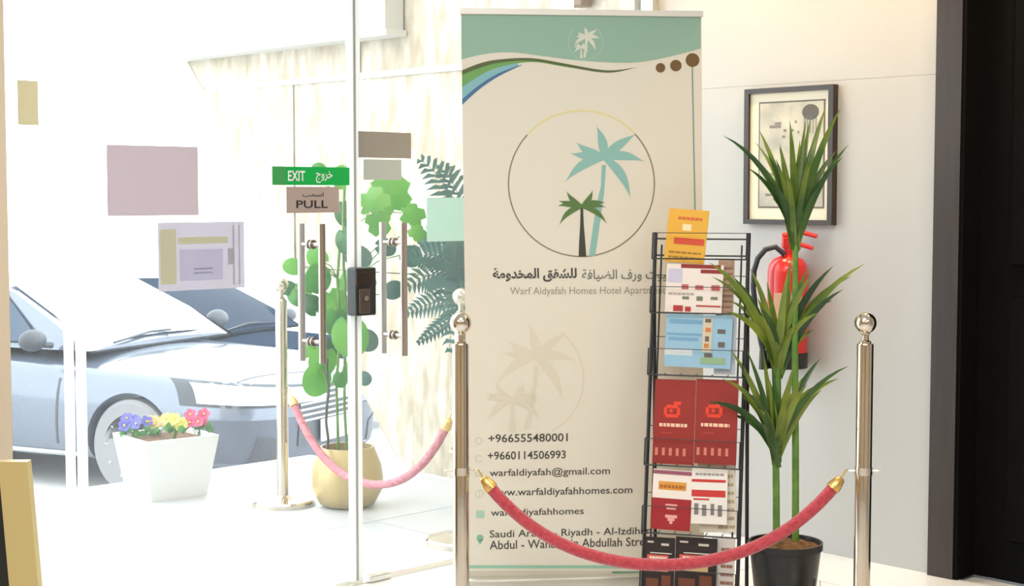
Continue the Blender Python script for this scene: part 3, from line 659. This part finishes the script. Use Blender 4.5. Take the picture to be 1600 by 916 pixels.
# ------------------------------------------------------------------ fire extinguisher on the right wall
pw = rm(T1, 0); 
pe = onp(1229, 575, rm(T1-.085, 0), g); zt_ = onp(1229, 400, rm(T1-.085, 0), g).z; ze = pe.z
fe = thing('fire_extinguisher', 'red fire extinguisher with a black base hung on the wall behind the yucca', 'fire extinguisher', pe, GA)
M['fred'] = mat('extinguisher_red', sr(196, 24, 22), .28, coat=.4)
H_ = zt_-ze; ex = pe.copy(); rr_ = .076
obj('cylinder', B().lathe([(rr_, .055), (rr_, H_-.06), (rr_*.94, H_-.035), (rr_*.75, H_-.012), (rr_*.4, H_), (.022, H_+.004), (.020, H_+.03)], ex, 36), M['fred'], fe, smooth=40)
obj('base_ring', B().lathe([(rr_-.004, 0), (rr_+.003, .003), (rr_+.003, .06), (rr_-.002, .062)], ex, 36), M['black'], fe, smooth=30)
lb = mat('extinguisher_label', sr(190, 150, 120), .5)
b = B(); NN = 10
for i in range(NN):
    a0 = math.atan2(-1, -.15)-.75+1.5*i/NN; a1 = a0+1.5/NN; rr2 = rr_+.0008
    b.poly([ex+Vector((rr2*math.cos(a), rr2*math.sin(a), z)) for a, z in ((a0, H_*.30), (a1, H_*.30), (a1, H_*.68), (a0, H_*.68))])
obj('paper_label', b, lb, fe)
vz = ex + Z*(H_+.03)
obj('valve', B().box(vz+Z*.02, (.045, .04, .045), bev=.006), M['fred'], fe)
b = B(); b.tube([vz+Vector((-.02, 0, .045)), vz+Vector((.04, -.02, .062)), vz+Vector((.10, -.05, .045))], [.012, .010, .008], 8); obj('lever', b, M['fred'], fe, smooth=60)
b = B(); b.tube([vz+Vector((-.02, 0, .015)), vz+Vector((.05, -.03, .012)), vz+Vector((.085, -.05, .0))], [.010, .009, .008], 8); obj('carry_handle', b, M['fred'], fe, smooth=60)
b = B(); hp = [at(x, y, ex.y-.03) for x, y in ((1226, 398), (1212, 386), (1196, 390), (1184, 404), (1178, 424), (1177, 450), (1180, 480), (1186, 520), (1192, 548))]; b.tube(hp, .0105, 10); obj('hose', b, mat('hose_black', sr(34, 38, 50), .45), fe, smooth=60)
b = B(); b.tube([hp[-1], hp[-1]+Vector((.004, 0, -.07))], [.013, .019], 12); obj('nozzle', b, M['black'], fe, smooth=60)
b = B(); b.obox(rm(T1, (pe-EX).dot(n)-.03, ze+.30), -g*.02, n*.04, Z*.06); obj('wall_bracket', b, M['black'], fe)

# ------------------------------------------------------------------ framed picture
fp0 = rm(T1-.035, 0)
A_ = onp(1161, 350, fp0, g); B_ = onp(1299, 351, fp0, g); C_ = onp(1161, 140, fp0, g)
fw = (B_-A_).dot(n); fh = C_.z-A_.z
pf = thing('framed_picture', 'dark framed black and white picture with a cream mat on the right wall', 'picture', A_+n*(fw/2), GA-math.pi/2)
def fr(u0, v0, u1, v1, d0, th): return B().obox(A_+n*(u0*fw)+Z*(v0*fh)+g*d0, n*((u1-u0)*fw), Z*((v1-v0)*fh), g*th)
bx_ = .052; by_ = .036
for q in ((0, 0, 1, by_), (0, 1-by_, 1, 1), (0, by_, bx_, 1-by_), (1-bx_, by_, 1, 1-by_)): obj('frame_bar', fr(*q, 0, .033), M['darkwood'], pf)
obj('mat_board', fr(bx_, by_, 1-bx_, 1-by_, .012, .012), mat('mat_cream', sr(222, 212, 190), .7), pf)
pr_ = obj('picture_border', fr(.155, .12, .90, .90, .0105, .0015), mat('picture_line', sr(104, 98, 88), .6), pf)
pr = obj('print', fr(.17, .132, .885, .888, .0095, .001), mat('picture_print', sr(160, 158, 148), .6, col2=sr(196, 190, 172), scale=9), pf)
def inpic(u, v): return A_+n*(fw*(.17+.715*u))+Z*(fh*(.132+.756*v))+g*.0088
b = B(); b.poly([inpic(.80+.13*math.cos(t_), .90+.075*math.sin(t_)) for t_ in [i*math.pi/9 for i in range(18)]])
obj('dark_dome', b, mat('picture_dark', sr(84, 80, 74), .6), pf)
b = B()
for i in range(5): b.poly([inpic(u, v) for u, v in ((.70+.045*i, .70), (.715+.045*i, .70), (.715+.045*i, .86), (.70+.045*i, .86))])
for (u, v, w_) in ((.16, .76, .18), (.24, .79, .1), (.38, .72, .05), (.36, .66, .05), (.5, .72, .04), (.56, .8, .03), (.6, .7, .03), (.1, .1, .3), (.5, .08, .4), (.2, .2, .15), (.7, .16, .2), (.1, .3, .12)):
    b.poly([inpic(u, v), inpic(u+w_, v), inpic(u+w_, v+.025), inpic(u, v+.025)])
obj('grey_figures', b, mat('picture_grey', sr(120, 116, 108), .6), pf)

# ------------------------------------------------------------------ gold sign stand, lower left
GY = 3.9; gs = thing('gold_sign_stand', 'low gold framed sign board with a black face at the lower left', 'sign stand', Vector((at(10, 900, GY).x-.2, GY, 0)))
tl = at(42, 722, GY); trr = at(66, 916, GY)
slope = (trr.x-tl.x)/(tl.z-trr.z); zt2 = tl.z; xr = lambda z: tl.x+slope*(zt2-z)
W2 = .62
xl = lambda z: tl.x-W2-slope*(zt2-z)
def stp(x, z, d=0): return Vector((x, GY+.05*(0)+(zt2*-.10+z*.10)+d, z))
fwid = .074
b = B(); z0 = .0
b.prism([stp(xr(z0)-fwid, z0), stp(xr(z0), z0), stp(xr(zt2), zt2), stp(xr(zt2)-fwid, zt2)], (0, .035, 0))
obj('frame_side', b, M['gold'], gs)
b = B(); b.prism([stp(xl(z0), z0), stp(xl(z0)+fwid, z0), stp(xl(zt2)+fwid, zt2), stp(xl(zt2), zt2)], (0, .035, 0)); obj('frame_side', b, M['gold'], gs)
b = B(); b.prism([stp(xl(zt2)+fwid, zt2-.022, -.001), stp(xr(zt2)-fwid, zt2-.022, -.001), stp(xr(zt2)-fwid, zt2), stp(xl(zt2)+fwid, zt2)], (0, .035, 0)); obj('frame_top', b, M['gold'], gs)
b = B(); b.prism([stp(xl(.06)+fwid, .03), stp(xr(.06)-fwid, .03), stp(xr(.06)-fwid, .08), stp(xl(.06)+fwid, .08)], (0, .035, 0)); obj('frame_bottom', b, M['gold'], gs)
b = B(); b.prism([stp(xl(.06)+fwid, .06, .012), stp(xr(.06)-fwid, .06, .012), stp(xr(zt2)-fwid, zt2-.02, .012), stp(xl(zt2)+fwid, zt2-.02, .012)], (0, .012, 0)); obj('black_board', b, M['black'], gs)
b = B(); b.tube([stp(tl.x-W2/2, zt2-.1, .03), Vector((tl.x-W2/2, GY+.30, 0.01))], .012); obj('rear_strut', b, M['gold'], gs)

# ------------------------------------------------------------------ outdoor leafy plant in a beige round pot
OY = 6.67; oc = at(543, 806, OY); oc = Vector((oc.x, OY, 0))
op = thing('potted_leafy_plant', 'tall plant with big rounded green leaves in a round beige gold pot outside', 'plant', oc)
pm = mat('beige_gold_pot', sr(186, 164, 112), .35, .25)
obj('pot', B().lathe([(.085, 0), (.12, .012), (.152, .07), (.158, .12), (.150, .18), (.128, .235), (.118, .262), (.110, .262), (.112, .235), (.001, .225)], oc, 40), pm, op, smooth=50)
obj('soil', B().lathe([(.0001, .24), (.109, .236)], oc, 24), M['soil'], op)
def round_leaf(c, nrm, up, size, lobed=False, seed=0):
    nrm = nrm.normalized(); a = up.cross(nrm).normalized(); u = nrm.cross(a).normalized(); K = 20; b = B(); rr = random.Random(seed)
    vs = [c]; rings = []
    for ri, fr_ in enumerate((.35, .7, 1.0)):
        for k_ in range(K):
            t = 2*math.pi*k_/K; r_ = 1+.18*math.cos(t)+ (-.35 if k_ == K//2 else 0) + (-.06 if lobed and k_ % 2 and ri == 2 else 0) - (.22 if lobed and ri == 2 and k_ % 4 == 1 else 0)
            r_ *= size*fr_; x = math.sin(t)*r_*.86; y = math.cos(t)*r_
            vs.append(c+a*x+u*y+nrm*(-abs(x)*.18 - (y*y)/size*.25 + rr.uniform(-.03, .03)*size))
    fs = [(0, 1+k_, 1+(k_+1) % K) for k_ in range(K)]
    for ri in range(2):
        for k_ in range(K): i0 = 1+ri*K+k_; i1 = 1+ri*K+(k_+1) % K; fs.append((i0, i0+K, i1+K, i1))
    b.add(vs, fs); return b
stems = []
for i, (x0, x1, yt) in enumerate(((512, 512, 560), (527, 530, 380), (540, 537, 265), (548, 556, 430))):
    p0 = Vector((at(x0, 720, OY).x, OY+.02*(i-1.5), .23)); p1 = at(x1, yt, OY+.02*(i-1.5))
    pts = [p0.lerp(p1, k_/6)+Vector((.006*math.sin(k_*2+i), 0, 0)) for k_ in range(7)]
    obj('cane', B().tube(pts, .0065, 8), M['cane'] if i in (0, 3) else M['stem'], op, smooth=60); stems.append(pts)
LV = [(537, 272, 20, 200), (605, 306, 40, 60, 1), (583, 318, 30, 20, 1), (640, 335, 22, 100, 1), (650, 362, 16, 120, 1), (538, 330, 22, 170), (540, 372, 24, 150), (462, 416, 17, -90), (497, 405, 20, -60), (470, 462, 22, -60), (497, 432, 24, 190),
      (452, 450, 14, -90), (520, 470, 28, 160), (545, 520, 34, 170), (524, 500, 24, 180), (497, 590, 27, 190), (505, 560, 26, 200), (481, 545, 15, -120), (566, 590, 13, 120, 2), (572, 530, 20, 120, 2), (548, 440, 26, 10), (515, 545, 20, 200), (548, 575, 18, 170), (560, 470, 22, 80), (532, 590, 14, 180), (490, 480, 18, -30), (590, 345, 24, 150, 1), (500, 268, 14, -40), (512, 300, 14, 200), (556, 400, 22, 100, 2), (600, 385, 18, 90, 2), (640, 400, 20, 100, 2), (612, 455, 17, 60, 2), (572, 440, 14, 100, 2)]
for i, L_ in enumerate(LV):
    x, y, r_, ang = L_[:4]; rr = random.Random(i*5+1); Y_ = OY+rr.uniform(-.12, .12); c = at(x, y, Y_)
    nr = Vector((rr.uniform(-.45, .45), -1, rr.uniform(-.1, .5))); up = Vector((math.sin(R(ang)), 0, math.cos(R(ang))))
    lf = obj('leaf', round_leaf(c, nr, up, r_/F*OY*1.0, len(L_) > 4 and L_[4] == 1, i), M['leafB'] if len(L_) > 4 and L_[4] == 2 else M[rr.choice(('leafA', 'leafA2', 'leafA3'))], op, smooth=60)
    st = min((p for s in stems for p in s), key=lambda p: (p-(c-Vector((0, 0, .06)))).length)
    q = c - up.normalized()*r_/F*OY*.55
    obj('leaf_stalk', B().tube([st, (st+q)/2+Vector((0, 0, .02)), q], .0028, 6), M['stem'], op)

# ------------------------------------------------------------------ outdoor palm behind the banner edge
QY = 6.50; qc = Vector((at(752, 800, QY).x, QY, 0))
pp = thing('potted_palm', 'blue-green feathery palm outside, half hidden behind the banner edge', 'plant', qc)
obj('pot', B().lathe([(.10, 0), (.13, .26), (.14, .27), (.13, .28), (.12, .26), (.001, .25)], qc, 32), pm, pp, smooth=40)
obj('trunk', B().tube([qc+Z*.25, qc+Z*.6, at(742, 470, QY)], [.016, .013, .010], 10), M['cane'], pp, smooth=60)
def pfrond(p0, pm_, p1, lw, nl=15, bias=1.0, face=Vector((0, -1, 0))):
    r = B(); pts = []
    for i in range(nl+1):
        t = i/nl; pts.append(p0*(1-t)**2+pm_*2*t*(1-t)+p1*t*t)
    r.tube(pts, [.004*(1-.7*i/nl) for i in range(nl+1)], 6)
    for i in range(2, nl+1):
        t = i/nl; d = (pts[i]-pts[i-1]).normalized(); sd = d.cross(face).normalized()
        ln = lw*(math.sin(math.pi*min(.98, .15+.8*t))**.7)
        for sg in (-1, 1):
            dirn = (sd*sg*.9+d*.55+Vector((0, .15*sg, -.12))).normalized(); tip = pts[i]+dirn*ln; w = d*.011
            mid = pts[i].lerp(tip, .5)+Vector((0, 0, .01*1))
            r.add([pts[i]-w*.5, pts[i]+w*.5, mid+w, tip, mid-w], [(0, 1, 2, 4), (4, 2, 3)])
    return r
crown = at(742, 470, QY)
FR = [((742, 440), (725, 300), (660, 252), .10, .0), ((742, 445), (735, 310), (690, 262), .10, .05), ((742, 455), (705, 385), (642, 402), .10, -.05), ((742, 460), (700, 400), (640, 448), .11, .05),
      ((742, 465), (712, 430), (702, 548), .09, -.08), ((742, 470), (690, 460), (638, 490), .08, .1), ((742, 475), (700, 500), (655, 536), .055, .0), ((742, 450), (700, 360), (655, 375), .10, .12), ((742, 440), (760, 320), (790, 280), .1, .0),
      ((742, 460), (790, 400), (830, 440), .1, .0), ((742, 455), (715, 380), (688, 480), .11, .04), ((742, 455), (728, 350), (700, 400), .10, -.04)]
for i, (a, b_, c, lw, dy) in enumerate(FR):
    obj('frond', pfrond(at(*a, QY), at(*b_, QY+dy), at(*c, QY+dy*1.6), lw), M['leafB'], pp)

# ------------------------------------------------------------------ flower planter
FYc = 6.93; fc = Vector((at(259, 700, FYc).x, FYc, 0)); fa = R(38)
fz = at(259, 678, FYc).z
pt = thing('flower_planter', 'tapered square white planter box standing on the landing before the car', 'planter', fc, fa)
wt, wb = .178, .135
def sq(w, z): return [Vector((w*sx, w*sy, z)) for sx, sy in ((-1, -1), (1, -1), (1, 1), (-1, 1))]
b = B(); vs = sq(wb, 0)+sq(wt, fz)+sq(wt-.015, fz)+sq(wt-.02, fz-.03)
fs = [(3, 2, 1, 0)]+[(i+4*k_, (i+1) % 4+4*k_, (i+1) % 4+4*k_+4, i+4*k_+4) for k_ in range(3) for i in range(4)]+[(12, 13, 14, 15)]
b.add(vs, fs); obj('box_body', b, mat('planter_white', (.78, .80, .82), .4), pt, local=True)
obj('soil', B().box((0, 0, fz-.025), (.30, .30, .012)), M['soil'], pt, local=True)
def flower_clump(px, py, Y, hue, label, spread=.05, nf=5):
    c = at(px, py, Y); base = Vector((c.x, Y, fz-.02)); r = thing('flower_plant', label, 'flowers', base, 0, 'flowers in the white planter'); rr = random.Random(px)
    fm = mat('petal', hue, .6, trans=.3); cm = mat('flower_centre', sr(240, 220, 90), .6)
    for i in range(nf):
        p = c+Vector((rr.uniform(-spread, spread), rr.uniform(-.04, .04), rr.uniform(-.02, .02))); b = B(); nr = Vector((rr.uniform(-.5, .5), -1, rr.uniform(.2, .9))).normalized()
        a = nr.cross(Z).normalized(); u = a.cross(nr)
        for k_ in range(5):
            t = 2*math.pi*k_/5+i; q = p+(a*math.cos(t)+u*math.sin(t))*.016
            b.poly([q+(a*math.cos(s)+u*math.sin(s))*.014+nr*.004*math.cos(s-t)+nr*.001*k_ for s in [j*math.pi/4 for j in range(8)]])
        obj('flower', b, fm, r)
        obj('flower_centre', B().sphere(p+nr*.004, .005, 8, 6), cm, r)
        obj('stalk', B().tube([base+Vector((rr.uniform(-.01, .01), 0, 0)), p], .002, 5), M['stem'], r)
    for i in range(7):
        p = c+Vector((rr.uniform(-spread, spread)*1.1, rr.uniform(-.05, .03), -.03+rr.uniform(-.02, .015)))
        obj('leaf', round_leaf(p, Vector((rr.uniform(-.6, .6), -1, .6)), Vector((rr.uniform(-1, 1), 0, .4)), .018, False, i), M['leafA'], r)
flower_clump(212, 662, FYc, sr(110, 110, 190), 'violet blue flowers at the left of the white planter', nf=6)
flower_clump(248, 664, FYc+.05, sr(214, 190, 130), 'pale apricot flowers between the violet and yellow ones in the white planter', .035, 4)
flower_clump(270, 658, FYc-.05, sr(220, 216, 120), 'yellow flowers in the middle of the white planter', nf=7)
flower_clump(310, 655, FYc, sr(206, 90, 130), 'pink flowers at the right of the white planter', nf=6)

# ------------------------------------------------------------------ parked car on the street
GZ = -.65; CA = R(-26); CY = 10.2
wc = at(219, 700, CY); fwd = Vector((math.cos(CA), math.sin(CA), 0)); lft = Vector((-fwd.y, fwd.x, 0))
co = Vector((wc.x, CY, GZ)) + lft*.80
car = thing('car', 'dark silver sedan parked in the street beyond the landing, nose to the right', 'car', co, CA)
M['paint'] = mat('car_paint', (.12, .145, .19), .2, .3, coat=1)
M['carglass'] = mat('car_window', (.035, .06, .10), .12, spec=.4)
M['bumper_shade'] = mat('bumper_shade_grey', (.07, .08, .105), .45)  # darker grey stands in for shade and dark reflections on the paint
M['screen'] = mat('windshield_sky_tone', (.5, .56, .62), .08, .6)  # pale metallic colour puts the reflected sky into the glass
M['cardark'] = mat('car_dark_trim', (.05, .055, .065), .45)
M['tyre'] = mat('tyre_rubber', (.22, .22, .23), .8)
M['rim'] = mat('alloy_rim', (.75, .76, .78), .3, .6)
ST = [(.985, .42, .73, .22), (.955, .60, .77, .20), (.88, .75, .81, .19), (.74, .85, .85, .19), (.45, .895, .89, .19), (.0, .915, .92, .19), (-.40, .92, .935, .19), (-.9, .925, .965, .18), (-1.6, .925, .99, .18),
      (-2.4, .925, 1.00, .18), (-3.0, .915, 1.03, .19), (-3.5, .87, 1.04, .24), (-3.78, .76, 1.00, .30), (-3.86, .6, .92, .4)]
b = B(); K = 17
for x, w, zc, zb in ST:
    h = zc-zb; half = [(0, zb), (w*.86, zb), (w*.965, zb+.07), (w, zb+h*.36), (w*.995, zb+h*.62), (w*.965, zb+h*.80), (w*.90, zb+h*.90), (w*.62, zb+h*.975), (0, zc)]
    ring_ = [(y, z) for y, z in half] + [(-y, z) for y, z in half[-2:0:-1]]
    b.v += [Vector((x, y, z)) for y, z in ring_]
RN = 16
for j in range(len(ST)-1):
    for i in range(RN): k = (i+1) % RN; b.f.append((j*RN+i, j*RN+k, (j+1)*RN+k, (j+1)*RN+i))
b.f.append(tuple(range(RN))); b.f.append(tuple((len(ST)-1)*RN+i for i in range(RN-1, -1, -1))); b.mi = [0]*len(b.f)
body = obj('body', b, M['paint'], car, smooth=35, local=True)
md = body.modifiers.new('s', 'SUBSURF'); md.levels = 2; md.render_levels = 2
cut = B()
for x in (0, -2.85):
    for sy in (-1, 1): cut.lathe([(.365, -.16), (.365, .16)], (x, sy*.90, .335), 40, Matrix.Rotation(R(90), 3, 'X'))
co_ = obj('cutter', cut, M['cardark'], None)
me_c = co_.data
mb = body.modifiers.new('b', 'BOOLEAN'); mb.object = co_; mb.operation = 'DIFFERENCE'; mb.solver = 'EXACT'
co_.parent = car
bpy.context.view_layer.update()
dg = bpy.context.evaluated_depsgraph_get(); nm = bpy.data.meshes.new_from_object(body.evaluated_get(dg))
body.modifiers.clear(); body.data = nm; bpy.data.objects.remove(co_)
for p in nm.polygons: p.use_smooth = True
try: nm.set_sharp_from_angle(angle=R(38))
except Exception: pass
bvh = BVHTree.FromPolygons([v.co.copy() for v in nm.vertices], [tuple(p.vertices) for p in nm.polygons])
def patch(name, pts, d, mt, off=.006, parent=car, N=8, **kw):
    """four-sided skin laid on the body: pts = 4 corner points, cast along d"""
    a, b_, c, e = [Vector(p) for p in pts]; d = Vector(d).normalized(); vs = []; b = B()
    for i in range(N+1):
        for j in range(N+1):
            u, v = i/N, j/N; p = a*(1-u)*(1-v)+b_*u*(1-v)+c*u*v+e*(1-u)*v
            h, nn_, _, _ = bvh.ray_cast(p, d, 5)
            q = (h if h is not None else p) - d*off; vs.append(q)
    b.add(vs, [(i*(N+1)+j, (i+1)*(N+1)+j, (i+1)*(N+1)+j+1, i*(N+1)+j+1) for i in range(N) for j in range(N)])
    b2 = B(); b2.add(vs+[q+d*.02 for q in vs], [f for f in b.f] + [])
    return obj(name, b2, mt, parent, smooth=50, local=True)
# cabin
cab = B(); secs = [(-.42, .80, .965), (-.78, .765, 1.17), (-1.18, .70, 1.355), (-1.45, .665, 1.415), (-1.9, .655, 1.435), (-2.35, .66, 1.41), (-2.75, .70, 1.29), (-3.15, .76, 1.06)]
for x, w, z in secs: cab.v += [Vector((x, -.82 if z > 1.0 else -w, .95)), Vector((x, -w, z-.03)), Vector((x, -w*.8, z)), Vector((x, 0, z+.02)), Vector((x, w*.8, z)), Vector((x, w, z-.03)), Vector((x, .82 if z > 1.0 else w, .95))]
for j in range(len(secs)-1):
    for i in range(6): cab.f.append((j*7+i, j*7+i+1, j*7+8+i, j*7+7+i))
cab.f.append(tuple(range(7))); cab.f.append(tuple(49+i for i in range(6, -1, -1))); cab.mi = [0]*len(cab.f)
obj('cabin', cab, M['paint'], car, smooth=30, local=True)
def skin(name, pts, mt, off):
    pts = [Vector(p)+Vector(off) for p in pts]; b = B(); 
    b.prism(pts, -Vector(off)*.6); return obj(name, b, mt, car, local=True)
ws_ = B()
for x, w, z in [(-.46, .74, .965), (-.78, .70, 1.17), (-1.18, .64, 1.355), (-1.26, .62, 1.375)]:
    for i in range(9): t = -1+i/4; ws_.v.append(Vector((x-.05*(t*t)+.012, w*t, z+.02*(1-t*t)+.03-.02*t*t)))
for j in range(3):
    for i in range(8): ws_.f.append((j*9+i, j*9+i+1, j*9+10+i, j*9+9+i))
ws_.mi = [0]*len(ws_.f)
obj('windshield', ws_, M['screen'], car, smooth=60, local=True)
for sy in (-1, 1):
    for nm_, pts in (('side_window', [(-.82, .833, 1.0), (-1.62, .833, 1.0), (-1.62, .685, 1.375), (-1.30, .69, 1.355)]), ('side_window', [(-1.70, .833, 1.0), (-2.55, .833, 1.0), (-2.55, .70, 1.30), (-2.30, .682, 1.36), (-1.70, .685, 1.375)])):
        skin(nm_, [(x, y*sy, z) for x, y, z in pts], M['carglass'], (0, .012*sy, 0))
    mrr = B(); mrr.sphere((-.72, sy*1.02, 1.03), (.07, .115, .075), 16, 10); mo = obj('side_mirror', mrr, M['cardark'], car, smooth=70, local=True)
    obj('mirror_arm', B().tube([(-.70, sy*.86, .985), (-.71, sy*.97, 1.0)], .022, 8), M['cardark'], mo, local=True)
    # wheels
    for x in (0, -2.85):
        Mw = Matrix.Rotation(R(90)*sy, 3, 'X'); c = Vector((x, sy*.80, .33))
        wh = obj('wheel', B().lathe([(.225, -.10), (.30, -.105), (.325, -.08), (.33, 0), (.325, .08), (.30, .105), (.225, .10), (.215, .0), (.225, -.10)], c, 44, Mw), M['tyre'], car, smooth=30, local=True)
        rb_ = B(); rb_.lathe([(.23, -.085), (.235, -.098), (.215, -.10), (.205, -.07), (.20, -.02)], c, 40, Mw); rb_.lathe([(.0001, -.075), (.04, -.075), (.045, -.05)], c, 20, Mw)
        for k in range(10):
            t = 2*math.pi*k/10; a0 = Mw @ Vector((math.cos(t)*.035, math.sin(t)*.035, -.066)); a1 = Mw @ Vector((math.cos(t+.1)*.212, math.sin(t+.1)*.212, -.085)); rb_.tube([c+a0, c+a1], [.014, .018], 6)
        obj('rim', rb_, M['rim'], wh, smooth=40, local=True)
        obj('brake_disc', B().lathe([(.0001, .01), (.19, .01)], c, 24, Mw), M['cardark'], wh, local=True)
    # lamps
    obj_hl = patch('headlight', [(1.6, sy*.36, .62), (1.25, sy*1.25, .66), (1.25, sy*1.25, .79), (1.6, sy*.42, .715)], (-1, -sy*.52, 0), mat('headlight_lens', (.75, .78, .82), .1, .3, coat=1), off=.022, N=14)
    patch('lamp_housing', [(1.6, sy*.34, .605), (1.2, sy*1.30, .64), (1.2, sy*1.30, .81), (1.6, sy*.40, .73)], (-1, -sy*.52, 0), M['cardark'], off=.003, N=14)
    patch('bumper_shade_patch', [(1.6, sy*.0, .25), (1.15, sy*1.36, .27), (1.15, sy*1.36, .56), (1.6, sy*.0, .52)], (-1, -sy*.45, 0), M['bumper_shade'], off=.010, N=14)  # skin that paints the shaded lower front of the car
    patch('bumper_intake', [(1.6, sy*.48, .24), (1.6, sy*.76, .26), (1.6, sy*.72, .44), (1.6, sy*.52, .40)], (-1, 0, 0), M['cardark'], off=.016)
    patch('door_seam', [(-.62, sy*1.5, .25), (-.64, sy*1.5, .25), (-.60, sy*1.5, .93), (-.58, sy*1.5, .93)], (0, -sy, 0), M['cardark'], off=.003)
    patch('door_seam', [(-1.66, sy*1.5, .25), (-1.68, sy*1.5, .25), (-1.68, sy*1.5, .95), (-1.66, sy*1.5, .95)], (0, -sy, 0), M['cardark'], off=.003)
    patch('sill_trim', [(-.45, sy*1.5, .23), (-2.42, sy*1.5, .23), (-2.42, sy*1.5, .27), (-.45, sy*1.5, .27)], (0, -sy, 0), M['rim'], off=.005, N=12)
    obj('door_handle', B().tube([(-1.40, sy*.915, .80), (-1.41, sy*.945, .80), (-1.58, sy*.945, .81), (-1.59, sy*.915, .81)], .010, 8), M['rim'], car, smooth=60, local=True)
patch('grille', [(1.6, -.40, .34), (1.6, .40, .34), (1.6, .36, .72), (1.6, -.36, .72)], (-1, 0, 0), M['cardark'], off=.018, N=10)
for k in range(6):
    z = .50+.037*k; patch('grille_slat', [(1.6, -.38, z), (1.6, .38, z), (1.6, .38, z+.013), (1.6, -.38, z+.013)], (-1, 0, 0), M['rim'], off=.028, N=10)
patch('bumper_lip', [(1.6, -.72, .20), (1.6, .72, .20), (1.6, .72, .235), (1.6, -.72, .235)], (-1, 0, 0), M['rim'], off=.010, N=14)
obj('license_plate', B().box((1.026, 0, .42), (.012, .34, .15), bev=.003), mat('plate_white', (.8, .82, .84), .4), car, local=True)
patch('hood_seam', [(.72, -.70, 2), (.73, -.70, 2), (.90, 0, 2), (.89, 0, 2)], (0, 0, -1), M['cardark'], off=.002, N=10)
obj('wiper', B().tube([(-.42, -.55, .99), (-.47, -.1, 1.03), (-.45, .1, 1.03)], .008, 6), M['cardark'], car, local=True)
# second, darker car further down the street
M['paint2'] = mat('dark_blue_car_paint', (.018, .03, .05), .6, 0, spec=.0)
c2 = dup(car); c2['label'] = 'dark blue car mostly hidden behind the hood of the silver sedan'
def repaint(o, a, b_):
    for ch in [x for x in COL.objects if x.parent == o]:
        if ch.type == 'MESH' and ch.data.materials and ch.data.materials[0] == a:
            ch.data = ch.data.copy(); ch.data.materials[0] = b_
        repaint(ch, a, b_)
repaint(c2, M['paint'], M['paint2']); M['glass2'] = mat('dark_car_window', (.02, .032, .052), .6, spec=.05); repaint(c2, M['screen'], M['glass2']); repaint(c2, M['carglass'], M['glass2'])
cw = at(410, 530, 13.45); A2 = CA; c2.rotation_euler = (0, 0, A2); c2.scale = (.86, .86, .86)
c2.location = Vector((cw.x, 13.45, GZ)) + Vector((math.cos(A2), math.sin(A2), 0))*.30
# upper facade of the building above the lobby ceiling
slab('wall_front_upper', rm(T0-4, -.14, CEIL+.15), g*(CT-T0+5), n*.2, Z*2.6, M['wallb']).name = 'wall_front.002'
slab('wall_front_far', rm(T0-5, -.14, -.65), g*4.8, n*.2, Z*3.65, M['wallb']).name = 'wall_front.003'
